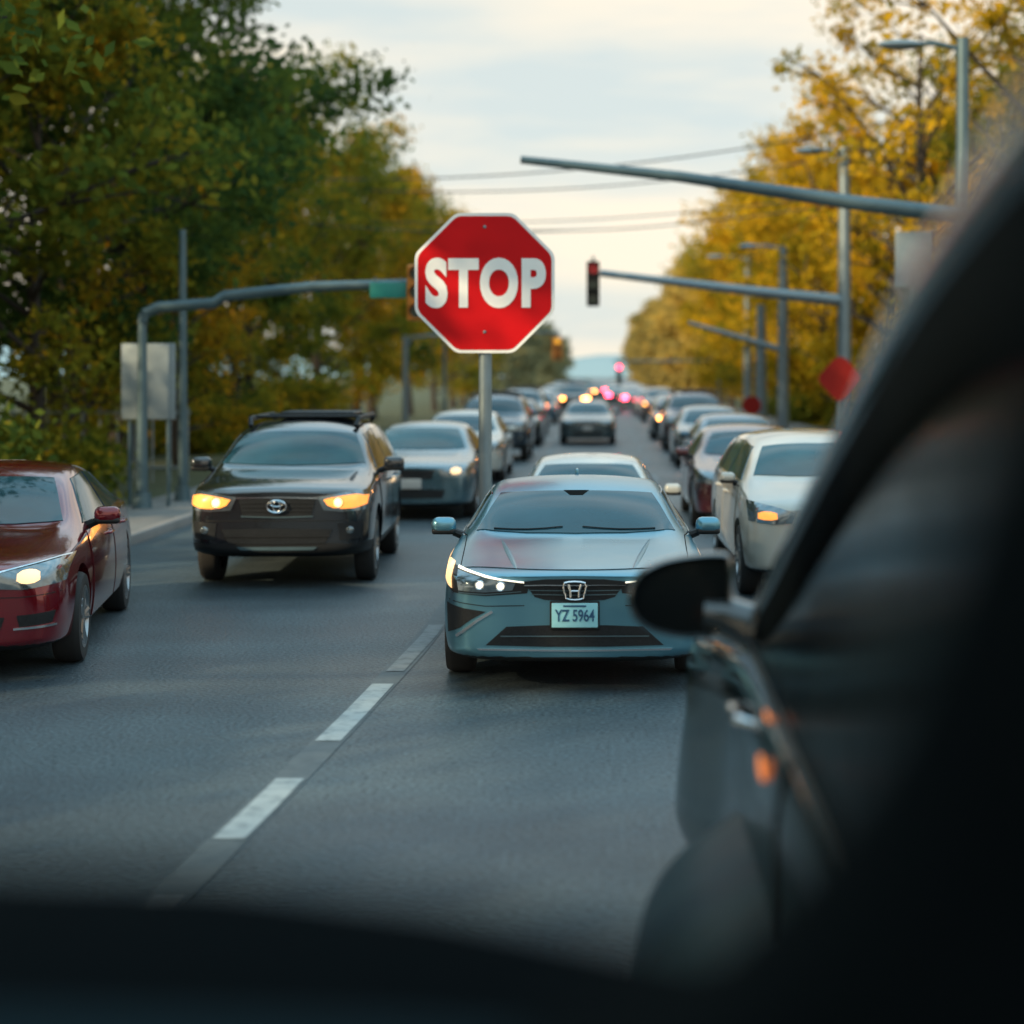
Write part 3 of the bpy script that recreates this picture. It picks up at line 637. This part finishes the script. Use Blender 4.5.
for k,x,y,s in [('g2',-12.0,27,1.0),('g1',-10.8,35,1.0),('o1',-10.2,31,.70),('g2',-12.1,43,1.03),('o2',-10.6,50,.88),('g1',-16,30,1.1),('g2',-17,38,1.15),('o1',-15,47,1.15),('g1',-21,42,1.2),('g2',-24,52,1.2),
                ('o1',-12.0,58,1.0),('o1',-11.0,66,.92),('g2',-16,68,1.0),('o2',-10.6,74,.97),('g1',-11,82,.92),('o1',-10.2,91,.88),('o2',-9.7,100,.82),('o1',-9.5,110,.78),
                ('g1',-14,23,.9),('g2',-28,44,1.2),('o1',-19,25,.8),('o2',-9.9,40,.62)]: T(k,x,y,s)
for k,x,y,s in [('g2',-11,15,1),('g1',-11.5,6,1),('g2',-11,-3,1),('g1',-11.5,-12,1),('g2',-14,-20,1.1)]: T(k,x,y,s)  # unseen trees left of the frame, added to shade the road and be reflected
for k,x,y,s in [('y1',9.6,57,1.0),('y2',9.2,65,1.0),('y1',9.4,73,1.02),('y2',9,81,1.05),('o2',9,89,1.0),('y2',9,97,1.0),('y1',9,106,1.0),('y3',8.6,47,.97),('y3',10.6,41,1.15),('o2',12.8,51,1.0),('y1',15,47,1.1),('y2',14.5,60,1.1),
                ('y1',14.0,36,.85),('y2',18,41,1.0),('y2',10.5,40,.55),('y1',11.2,48,.62)]: T(k,x,y,s)
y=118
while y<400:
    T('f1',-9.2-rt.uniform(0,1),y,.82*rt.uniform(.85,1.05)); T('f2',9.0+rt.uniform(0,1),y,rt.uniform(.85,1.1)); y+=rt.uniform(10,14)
def shrub(loc,seed,r,leaf,label):
    nr=np.random.RandomState(seed); n=14; C=nr.uniform(-1,1,(n,3))*np.array([r*1.3,r*.8,r*.45])+np.array([0,0,r*.6]); N_=3200; idx=nr.randint(0,n,N_)
    P=C[idx]+nr.normal(0,r*.28,(N_,3)); P[:,2]=np.maximum(P[:,2],.03)
    u=nr.normal(0,1,(N_,3)); u/=np.linalg.norm(u,axis=1)[:,None]; w=np.cross(u,nr.normal(0,1,(N_,3))); w/=np.linalg.norm(w,axis=1)[:,None]; s=nr.uniform(.06,.13,N_)[:,None]
    g=Geo(); V=np.stack([P-u*s,P-w*s*.5,P+u*s,P+w*s*.5],1).reshape(-1,3); g.v=V.tolist(); g.f=[(4*i,4*i+1,4*i+2,4*i+3) for i in range(N_)]; g.m=[0]*N_
    o=mk('shrub',g,[M[leaf]],smooth=False,loc=loc); tag(o,label,'shrub','shrubs along the verge'); return o
sh=shrub((-10,24,0),1,1.3,'leaf_green','dark green bushy shrub on the grass verge')
sh2=shrub((-10,30,0),2,1.2,'leaf_olive','olive yellow bushy shrub on the grass verge')
for i in range(22):
    s=(sh,sh2)[rt.random()<.4].copy(); COL.objects.link(s); s.location=(-11.5-rt.uniform(-1.5,9),24+i*3+rt.uniform(-1,1),0); s.rotation_euler=(0,0,rt.uniform(0,6)); q=rt.uniform(.7,1.4); s.scale=(q,q,q)
for i in range(16):
    s=sh2.copy(); COL.objects.link(s); s.location=(9.8+rt.uniform(0,3),36+i*4+rt.uniform(-1,1),0); q=rt.uniform(.8,1.3); s.scale=(q,q,q)

# ------------------------------------------------------------------ street furniture
def mast(name,label,base,top,arm=None,lum=None,r=.11,m='darksteel',cat='traffic pole'):
    root=empty(name,(base[0],base[1],0),0,label,cat)
    g=Geo(); g.tube([(0,0,.1),(0,0,top*.5),(0,0,top)],[r*1.15,r,r*.8],14); g.tube([(0,0,.1),(0,0,.35)],[r*2,r*1.6],14); mk('pole',g,[M[m]],root)
    if arm:
        g=Geo(); g.tube([tuple(p) for p in arm[0]],arm[1],12); a=mk('mast_arm',g,[M[m]],root)
    if lum:
        (dx,z,l)=lum
        g=Geo(); g.tube([(0,0,z-.5),(dx*.15,0,z-.08),(dx*.6,0,z),(dx,0,z)],[.06,.05,.045,.04],8); a=mk('lamp_arm',g,[M[m]],root)
        g=Geo(); g.ell((dx+math.copysign(l/2-.05,dx),0,z-.02),(l/2,.16,.09)); mk('lamp_head',g,[M['steel']],root)
    return root
mast('traffic_pole','tall dark steel pole with long mast arm and lamp',(6.4,30),8.1,([(0,0,4.95),(-2,0,5.2),(-5,0,5.65),(-7.8,0,5.95)],[.15,.13,.10,.07]),(-.75,8.0,.8),.13)
mast('traffic_pole','grey steel pole with signal mast arm and lamp',(5.75,40),7.5,([(0,0,3.9),(-2,0,4.1),(-5.75,0,4.55)],[.14,.12,.08]),(-.5,7.45,.7),.16,'steel')
mast('traffic_pole','grey steel pole with short arm and lamp',(5.6,52),6.1,([(0,0,2.9),(-1,0,3.2),(-2.9,0,3.75)],[.10,.09,.05]),(-.8,6.1,.6),.16,'steel')
mast('utility_pole','plain grey concrete utility pole beside trees',(5.4,57),4.5,None,None,.18,'steel','utility pole')
mast('utility_pole','tall grey utility pole beside the road',(5.9,68),7.0,None,(-1.0,6.9,.7),.15,'steel','utility pole')
mast('traffic_pole','slim dark pole with long curved signal arm',(-7.0,26),3.1,([(0,0,2.95),(.05,0,3.10),(.25,0,3.19),(.7,0,3.22),(1.1,0,3.25),(1.25,0,3.36),(2.6,0,3.5),(4.15,0,3.56)],[.085,.085,.085,.085,.085,.085,.08,.06]),None,.08,'darksteel')
mast('utility_pole','slender grey pole on the pavement',(-6.75,27.5),4.5,None,None,.07,'darksteel','utility pole')
mast('street_lamp','pale street lamp post with curved arm under trees',(-7.1,62),3.6,None,(1.6,3.6,.6),.11,'steel','street lamp')
root=empty('sign_board',(-7.0,26.35,0),0,'blank pale grey rectangular sign on two posts','sign')
g=Geo(); g.box((0,0,2.05),(.84,.03,1.18),.04); mk('sign_panel',g,[M['sign_back']],root); g=Geo()
for sx in(-.3,.3):
    g=Geo(); g.tube([(sx,.04,0.1),(sx,.04,2.6)],.03,8); mk('post',g,[M['darksteel']],root)
root=empty('sign_board',(5.6,30.3,0),0,'grey rectangular sign back on a steel post','sign')
g=Geo(); g.box((0,0,4.2),(.68,.04,1.0),.05); mk('sign_panel',g,[M['sign_back']],root); g=Geo(); g.tube([(0,.06,0.1),(0,.06,4.6)],.04,8); mk('post',g,[M['steel']],root)
def signal(loc,label,h=1.05,case='sig_black',lit=0,w=.30):
    root=empty('traffic_light',loc,0,label,'traffic light'); g=Geo(); g.box((0,0,0),(w,.2,h),.03); mk('housing',g,[M[case]],root)
    g=Geo(); g.tube([(0,.08,h/2-.02),(0,.08,h/2+.12)],.03,8); mk('bracket',g,[M['darksteel']],root)
    for i in range(3):
        z=h/2-h*(i+.5)/3; g=Geo(); g.tube([(0,-.10,z),(0,-.115,z)],h*.115,20); mk('lens',g,[M[lit] if i==0 and lit else M['sig_off']],root)
        g=Geo(); n=14; v=[];f=[]
        for k in range(n+1):
            a=math.pi*(-.15+1.3*k/n); rr_=h*.13
            v+=[(rr_*math.cos(a),-.10,z+rr_*math.sin(a)),(rr_*math.cos(a),-.30+.06*abs(math.cos(a)),z+rr_*math.sin(a))]
        f=[(2*k,2*k+1,2*k+3,2*k+2) for k in range(n)]; g.add(v,f); mk('visor',g,[M[case]],root)
signal((-.16,39.7,4.28),'black hanging traffic light with red lens lit',lit='sig_red_on')
signal((-2.78,25.85,3.40),'yellow framed traffic light behind the stop sign',h=.85,case='sig_yellow')
signal((-1.85,74,3.3),'small yellow traffic light over distant lane',h=1.0,case='sig_yellow',lit='sig_amber_on',w=.45)
mast('traffic_pole','thin steel pole carrying the distant traffic light',(-6.8,74.3),4.2,([(0,0,4.0),(5,0,4.0)],[.08,.06]),None,.09,'darksteel')
signal((1.1,98,2.2),'distant traffic light with red lens lit',lit='sig_red_far',h=1.2)
mast('traffic_pole','thin steel pole carrying the distant red light',(6.9,98.3),3.1,([(0,0,2.95),(-6.1,0,2.95)],[.08,.06]),None,.09,'darksteel')
root=empty('street_name_sign',(-3.22,25.9,3.44),0,'green street name sign hanging from the signal arm','sign')
g=Geo(); g.box((0,-.05,0),(.56,.02,.24),.01); mk('sign_panel',g,[M['green_sign']],root); g=Geo(); g.tube([(-.2,-.02,.1),(-.2,-.02,.2)],.012,6);g.tube([(.2,-.02,.1),(.2,-.02,.2)],.012,6); mk('bracket',g,[M['steel']],root)
def stop_sign(loc,r,zc,pr,label,text=True,tilt=0,top=None,rm='red_sign'):
    root=empty('stop_sign',loc,0,label,'stop sign')
    g=Geo(); g.tube([(0,pr+.02,0.004),(0,pr+.02,(top or zc+r*.9))],pr,18); g.tube([(0,pr+.02,0.004),(0,pr+.02,.05)],[pr*2.2,pr*2.0],18); mk('post',g,[M['steel']],root)
    def octo(rr,y): return [(rr/math.cos(math.pi/8)*math.cos(math.pi/8+i*math.pi/4+tilt),y,zc+rr/math.cos(math.pi/8)*math.sin(math.pi/8+i*math.pi/4+tilt)) for i in range(8)]
    def rocto(rr,y,c=.10 if text else .02):
        P=octo(rr,y); out=[]
        for i in range(8):
            a,b,d=Vector(P[i-1]),Vector(P[i]),Vector(P[(i+1)%8])
            for t in(0,.25,.5,.75,1):
                p0=b.lerp(a,c);p1=b.lerp(d,c); out.append(p0.lerp(b,t).lerp(b.lerp(p1,t),t))
        return out
    g=Geo(); A=rocto(r,-.006);B=rocto(r,.010);n=len(A)
    g.add(A,[tuple(range(n))],1); g.add(B,[tuple(range(n))],0); g.add(A+B,[(i,(i+1)%n,n+(i+1)%n,n+i) for i in range(n)],0)
    C=rocto(r*(.955 if text else .998),-.009); g.add(C,[tuple(range(n))],2)
    p=mk('sign_panel',g,[M['sign_back'],M['white_sign'],M[rm]],root,smooth=False)
    if text:
        g=text_geo('STOP',r*1.72,r*.72,.048,.003,1.12); g.v=[(x+.01,y-.014,z+zc) for x,y,z in g.v]; mk('lettering',g,[M['white_sign']],p,smooth=False)
        for dz in(.80,-.70):
            g=Geo(); g.ell((0,-.012,zc+r*dz),(.018,.01,.018),10); mk('bolt',g,[M['steel']],p)
    return root
SYp=17.4; k=SYp/1700
stop_sign((-1.18,SYp,0),70*k,2.15+92*k,.068,'large red octagonal stop sign on a steel post',True)
# diamond-mounted red warning sign on the right pole
def diamond(loc,r,zc,label):
    root=empty('road_sign',loc,0,label,'sign'); g=Geo(); g.tube([(0,.06,.004),(0,.06,zc+r*.7)],.05,12); mk('post',g,[M['steel']],root)
    P=[(r*a,b,zc+r*c) for b in(-.006,.012) for a,c in[(0,1),(.30,.86),(.95,.12),(.95,-.12),(.30,-.86),(0,-1),(-.30,-.86),(-.95,-.12),(-.95,.12),(-.30,.86)]]
    g=Geo(); g.add(P,[tuple(range(10)),tuple(range(10,20))]+[(i,(i+1)%10,10+(i+1)%10,10+i) for i in range(10)]); mk('sign_panel',g,[M['red_sign_dull']],root,smooth=False)
diamond((5.55,39.3,0),.52,2.06,'small weathered red angular sign beside a pole')
stop_sign((5.0,56,0),.30,1.15,.05,'small red-orange octagonal sign near the trees',False,.0,rm='red_sign_dull')
def wire(a,b,sag,label='black overhead cable spanning the road',r=.012):
    g=Geo(); a=Vector(a);b=Vector(b); g.tube([a.lerp(b,t)-Vector((0,0,sag*4*t*(1-t))) for t in [i/20 for i in range(21)]],r,5); tag(mk('overhead_wire',g,[M['wire']]),label,'cable','overhead cables')
wire((-9,56,8.6),(12,50,10.4),.7,r=.026); wire((-9,56,8.3),(12,50,9.6),.8,r=.022); wire((-9,60,7.6),(10,58,8.6),.5,r=.02)
wire((-9,75,8.9),(10,72,9.6),.8,r=.026); wire((5.9,68,6.9),(6.4,30,8.0),.7); wire((-9,48,6.5),(9,48,7.4),.7,r=.016)
root=empty('fence',(-13,34,0),0,'pale metal railing fence beyond the pavement','fence')
g=Geo()
for i in range(26): g.tube([(i*.35-4,0,0),(i*.35-4,0,1.5)],.02,5)
mk('rail_bar',g,[M['sign_back']],root)
for z in(1.4,.3):
    g=Geo(); g.tube([(-4,0,z),(4.8,0,z)],.03,6); mk('rail',g,[M['sign_back']],root)

# ------------------------------------------------------------------ black suv close by
fc=empty('parked_suv',(.5,4.0,0),0,'glossy black suv alongside with large door mirror','suv')
ox,oy=.5,4.0
def LP(p): return (p[0]-ox,p[1]-oy,p[2])
rail=[(-2.2,.42,2.30),(-1.0,.40,2.42),(.4,.395,2.47),(1.3,.398,2.452),(1.65,.4115,2.422),(2.1,.4447,2.382),(2.8,.494,2.287),(3.9,.572,2.093),(5.0,.588,1.768),(6.2,.554,1.293)]
def crom(P,n=5):
    out=[]; P=[Vector(p) for p in P]
    for i in range(len(P)-1):
        a=P[max(i-1,0)];b=P[i];c=P[i+1];d=P[min(i+2,len(P)-1)]
        for j in range(n):
            t=j/n; out.append(.5*((2*b)+(-a+c)*t+(2*a-5*b+4*c-d)*t*t+(-a+3*b-3*c+d)*t**3))
    out.append(P[-1]); return out
railc=crom([(x,y,z) for y,x,z in rail])
def beltx(y): return .385+.024*(y)+(0 if y<6.2 else -(y-6.2)*.13)
BZ=1.20
g=Geo(); v=[];W=1.75
sec=[(.05,-.070),(.014,-.064),(-.004,-.05),(-.012,-.025),(-.004,-.004),(.02,.012),(.12,.035),(.35,.05),(.9,.06),(W-.35,.05),(W,0)]
for p in railc:
    for dx,dz in sec: v.append(LP((p.x+dx,p.y,p.z+dz)))
n=len(sec); g.add(v,[(i*n+j,i*n+j+1,(i+1)*n+j+1,(i+1)*n+j) for i in range(len(railc)-1) for j in range(n-1) if not (railc[i].y>3.5 and j>5 and j<9)])
mk('roof',g,[M['railpaint']],fc,angle=60)
g=Geo(); v=[]; idx=[i for i,p in enumerate(railc) if p.y>3.5]
for i in idx:
    p=railc[i]
    for dx,dz in [(.12,.033),(.5,.05),(.9,.058),(W-.3,.045)]: v.append(LP((p.x+dx,p.y,p.z+dz)))
g.add(v,[(i*4+j,i*4+j+1,(i+1)*4+j+1,(i+1)*4+j) for i in range(len(idx)-1) for j in range(3)]); mk('windscreen',g,[M['blackglass']],fc)
g=Geo(); v=[]
for p in railc:
    zb=max(BZ-.02,p.z-.24)
    for dx,z in [(.018,p.z-.062),(.006,p.z-.076),(.002,(p.z-.08+zb)/2),(.006,zb+.01),(.022,zb)]: v.append(LP((p.x+dx,p.y,z)))
g.add(v,[(i*5+j,i*5+j+1,(i+1)*5+j+1,(i+1)*5+j) for i in range(len(railc)-1) for j in range(4)]); mk('window_frame',g,[M['cabin']],fc,angle=60)
g=Geo(); v=[]
for p in railc:
    b=Vector((beltx(p.y)+.02,p.y,min(BZ,p.z-.05)))
    for t in(0,.2,.4,.6,.8,1): 
        q=Vector((p.x+.03,p.y,max(BZ,p.z-.20))).lerp(b,t); q.x-=.015*math.sin(math.pi*t); v.append(LP(q))
g.add(v,[(i*6+j,i*6+j+1,(i+1)*6+j+1,(i+1)*6+j) for i in range(len(railc)-1) for j in range(5)]); mk('side_window',g,[M['blackglass']],fc,angle=80)
ys=[-2.2,-1,0,1,2,2.6,3.2,3.8,4.4,5.0,5.6,6.2,6.6,7.0,7.35,7.6,7.72]
g=Geo(); v=[]; 
for y_ in ys:
    x=beltx(y_); f_=max(0,(y_-6.2)/1.5); fr=max(0,(y_-7.3)/.42)
    zt=BZ-.16*f_**1.5-.2*fr*fr
    inn=.10*fr*fr
    pr=[(x+.9,zt+.07-.02*fr),(x+.45,zt+.06),(x+.16,zt+.04),(x+.05,zt+.02),(x+.005,zt-.02),(x-.028,zt-.08),(x-.045,zt-.17),(x-.05,zt-.27),(x-.045,zt-.31),(x-.06,.62),(x-.085,.44),(x-.10,.28),(x-.09,.14),(x+.3,.09)]
    for a,b in pr: v.append(LP((a+inn,y_,b)))
n=len(pr); g.add(v,[(i*n+j,i*n+j+1,(i+1)*n+j+1,(i+1)*n+j) for i in range(len(ys)-1) for j in range(n-1)])
g.add([v[(len(ys)-1)*n+j] for j in range(n)],[tuple(range(n))]); 
o=mk('body',g,[M['blackpaint']],fc,angle=60); md=o.modifiers.new('s','SUBSURF'); md.levels=2; md.render_levels=2
g=Geo(); g.box(LP((1.75+.5,2.6,.85)),(.12,9.6,1.0),.05); mk('body_panel',g,[M['blackpaint']],fc)
g=Geo(); g.tube([LP((beltx(y_)+.0,y_,BZ+.005)) for y_ in [-2,0,1,2,3,4,5,6,6.25]],.006,8); mk('belt_trim',g,[M['trim']],fc)
g=Geo(); xx=beltx(4.3); g.tube([LP((xx+.004,4.3,BZ-.02)),LP((xx-.03,4.3,BZ-.08)),LP((xx-.047,4.3,BZ-.17)),LP((xx-.051,4.3,BZ-.27)),LP((xx-.062,4.3,.66)),LP((xx-.086,4.3,.46))],.005,6); mk('door_seam',g,[M['well']],fc)
g=Geo(); v=[]; yr=[1.5,2.5,3.5,4.4,5.1,5.5,5.72,5.85,5.92]; er=[1,1,1,1,.98,.88,.68,.42,.12]
for y_,e in zip(yr,er):
    x=beltx(y_)-.06; w=.36*e
    for a,b in [(.05,.74),(-.28,.68),(-.62,.62),(-.92,.52),(-1.02,.42),(-.92,.33),(0,.31)]: v.append(LP((x+a*w,y_,.45+(b-.45)*(.5+.5*e))))
g.add(v,[(i*7+j,i*7+j+1,(i+1)*7+j+1,(i+1)*7+j) for i in range(len(yr)-1) for j in range(6)]); g.add(v[-7:],[tuple(range(7))])
o=mk('running_board',g,[M['boardpaint']],fc,angle=80); md=o.modifiers.new('s','SUBSURF'); md.levels=2; md.render_levels=2
def handle(y_,z):
    x=beltx(y_)-.03
    g=Geo(); g.tube([LP((x,y_-.17,z)),LP((x-.045,y_-.12,z)),LP((x-.05,y_+.1,z)),LP((x,y_+.15,z))],[.016,.024,.024,.016],8); mk('door_handle',g,[M['chrome']],fc)
handle(5.5,1.05)
g=Geo(); g.ell(LP((beltx(4.72)-.050,4.72,1.06)),(.006,.09,.034),12); mk('headlight_reflection_spot',g,[M['amber']],fc)  # added glowing spot that imitates a headlight reflection on the door
g=Geo(); g.ell(LP((beltx(4.95)-.018,4.95,1.158)),(.005,.07,.012),12); mk('headlight_reflection_spot',g,[M['amber']],fc)  # second, thinner reflection imitated by a glowing sliver
for sx in(beltx(6.8)+.14,2.1):
    for y_ in(6.85,.8):
        wheel(fc,sx-ox,y_-oy,.40,.24)
MY=6.25; s_=MY/1700
out=[(628,604),(630,588),(641,572),(664,560),(698,554),(724,553),(731,558),(733,580),(731,608),(724,630),(706,637),(680,638),(650,631),(634,619)]
pl=[((a-600)*s_,2.15-(b-375)*s_) for a,b in out]
pts=crom([(a,MY,b) for a,b in pl]+[(pl[0][0],MY,pl[0][1])],4)[:-1]
cx=sum(p.x for p in pts)/len(pts); cz=sum(p.z for p in pts)/len(pts)
g=Geo(); v=[]; n=len(pts); layers=[(.89,.018),(.89,-.004),(.945,-.016),(1.0,-.002),(1.0,.05),(.94,.13),(.78,.19),(.45,.23),(.05,.24)]
for sc,dy in layers:
    for p in pts: v.append(LP((cx+(p.x-cx)*sc,MY+dy,cz+(p.z-cz)*sc)))
g.add(v,[(i*n+j,i*n+(j+1)%n,(i+1)*n+(j+1)%n,(i+1)*n+j) for i in range(len(layers)-1) for j in range(n)])
g.tube([LP((.38,MY+.04,1.27)),LP((.47,MY+.04,1.26)),LP((.60,MY-.02,1.21))],[.06,.07,.09],12)
dm=mk('door_mirror',g,[M['mirrorshell']],fc,angle=70)
g=Geo(); g.add([LP((cx+(p.x-cx)*.89,MY+.012,cz+(p.z-cz)*.89)) for p in pts],[tuple(range(n))]); mk('mirror_glass',g,[M['mirrorglass']],dm,smooth=False)

# ------------------------------------------------------------------ own cabin
cb=empty('car_cabin',(-.4,1.0,1.2),0,'dark dashboard and door frame of the viewing car','car interior')
def LC(x,y,z): return (x+.4,y-1.0,z-1.2)
g=Geo(); v=[];xs=[-1.5,-1.1,-.7,-.45,-.25,-.1,.02,.12,.24,.34]
ed=[1.850,1.850,1.850,1.848,1.842,1.822,1.796,1.775,1.76,1.75]
for x,z in zip(xs,ed):
    for dy,dz in [(.14,-.5),(.14,-.05),(.11,-.012),(.06,0),(0,-.012),(-.10,-.035),(-.2,-.07),(-.3,-.14),(-.34,-.5)]: v.append(LC(x,1.0+dy,z+dz))
g.add(v,[(i*9+j,i*9+j+1,(i+1)*9+j+1,(i+1)*9+j) for i in range(len(xs)-1) for j in range(8)])
mk('dashboard',g,[M['cabin']],cb,angle=60)
g=Geo(); g.tube([LC(-1.4,.84,1.805),LC(-.4,.84,1.80),LC(-.1,.84,1.79),LC(.16,.84,1.77)],.024,10); mk('dashboard_trim',g,[M['cabinblue']],cb)
g=Geo(); cur=crom([(.245,0,2.42),(.222,0,2.27),(.200,0,2.17),(.172,0,2.086),(.145,0,2.01),(.118,0,1.955),(.08,0,1.905),(.03,0,1.86),(-.04,0,1.82)],4); v=[]
for p in cur:
    for x,y_ in [(p.x+.012,.86),(p.x,.80),(p.x+.006,.75),(p.x+.03,.72),(.36,.70),(.36,.88)]: v.append(LC(x,y_,p.z))
g.add(v,[(i*6+j,i*6+(j+1)%6,(i+1)*6+(j+1)%6,(i+1)*6+j) for i in range(len(cur)-1) for j in range(6)]); mk('door_frame',g,[M['cabin']],cb,angle=60)
g=Geo(); g.box(LC(.18,.80,1.68),(.34,.14,.30),.04); mk('door_panel',g,[M['cabin']],cb)

# ------------------------------------------------------------------ world, sun
sd=Vector((-.70,-.55,.38)).normalized()
w=bpy.data.worlds.new('World'); scene.world=w; w.use_nodes=True; N=w.node_tree.nodes;L=w.node_tree.links
bg=N['Background']; sky=N.new('ShaderNodeTexSky'); sky.sky_type='NISHITA'; sky.sun_disc=False; sky.sun_elevation=math.asin(sd.z); sky.sun_rotation=math.atan2(sd.x,sd.y); sky.dust_density=2
tc=N.new('ShaderNodeTexCoord'); mp=N.new('ShaderNodeMapping'); mp.inputs['Scale'].default_value=(1.2,1.2,7.5); mp.inputs['Rotation'].default_value=(0,R(5),0)
nz=N.new('ShaderNodeTexNoise'); nz.inputs['Scale'].default_value=2.3; nz.inputs['Detail'].default_value=6; nz.inputs['Roughness'].default_value=.52
L.new(tc.outputs['Generated'],mp.inputs['Vector']); L.new(mp.outputs['Vector'],nz.inputs['Vector'])
r=N.new('ShaderNodeValToRGB'); r.color_ramp.elements[0].position=.34; r.color_ramp.elements[1].position=.54
r.color_ramp.elements[0].color=(7.4,8.2,8.0,1); r.color_ramp.elements[1].color=(11.2,10.0,8.0,1)
L.new(nz.outputs['Fac'],r.inputs['Fac'])
r2=N.new('ShaderNodeValToRGB'); r2.color_ramp.elements[0].position=.38; r2.color_ramp.elements[1].position=.66
r2.color_ramp.elements[0].color=(6.0,11.5,14.8,1); r2.color_ramp.elements[1].color=(13.0,17.0,19.0,1)
L.new(nz.outputs['Fac'],r2.inputs['Fac'])
sp=N.new('ShaderNodeSeparateXYZ'); L.new(tc.outputs['Generated'],sp.inputs[0])
mr=N.new('ShaderNodeMapRange'); mr.interpolation_type='SMOOTHSTEP'; mr.inputs['From Min'].default_value=.22; mr.inputs['From Max'].default_value=.70; L.new(sp.outputs['Z'],mr.inputs['Value'])
mz=N.new('ShaderNodeMix'); mz.data_type='RGBA'; L.new(mr.outputs['Result'],mz.inputs['Factor']); L.new(r.outputs['Color'],mz.inputs['A']); L.new(r2.outputs['Color'],mz.inputs['B'])
mx=N.new('ShaderNodeMix'); mx.data_type='RGBA'; mx.inputs['Factor'].default_value=.88
L.new(sky.outputs['Color'],mx.inputs['A']); L.new(mz.outputs['Result'],mx.inputs['B']); L.new(mx.outputs['Result'],bg.inputs['Color']); bg.inputs['Strength'].default_value=.105
sl=bpy.data.lights.new('sun','SUN'); sl.energy=5.0; sl.angle=R(1.0); sl.color=(1,.78,.48); so=bpy.data.objects.new('sun',sl); COL.objects.link(so); so.rotation_euler=(-sd).to_track_quat('-Z','Y').to_euler(); so.location=(-20,-10,20)
# ------------------------------------------------------------------ camera
cam=bpy.data.cameras.new('camera'); co=bpy.data.objects.new('camera',cam); COL.objects.link(co); scene.camera=co
co.location=(0,0,H); co.rotation_euler=(R(90),0,0); cam.sensor_width=36; cam.lens=1700/1024*36; cam.shift_x=-(600-512)/1024; cam.shift_y=-(512-375)/1024
cam.clip_start=.05; cam.clip_end=4000; cam.dof.use_dof=True; cam.dof.focus_distance=12.7; cam.dof.aperture_fstop=.85
scene.view_settings.view_transform='Standard'; scene.view_settings.look='None'; scene.view_settings.exposure=0
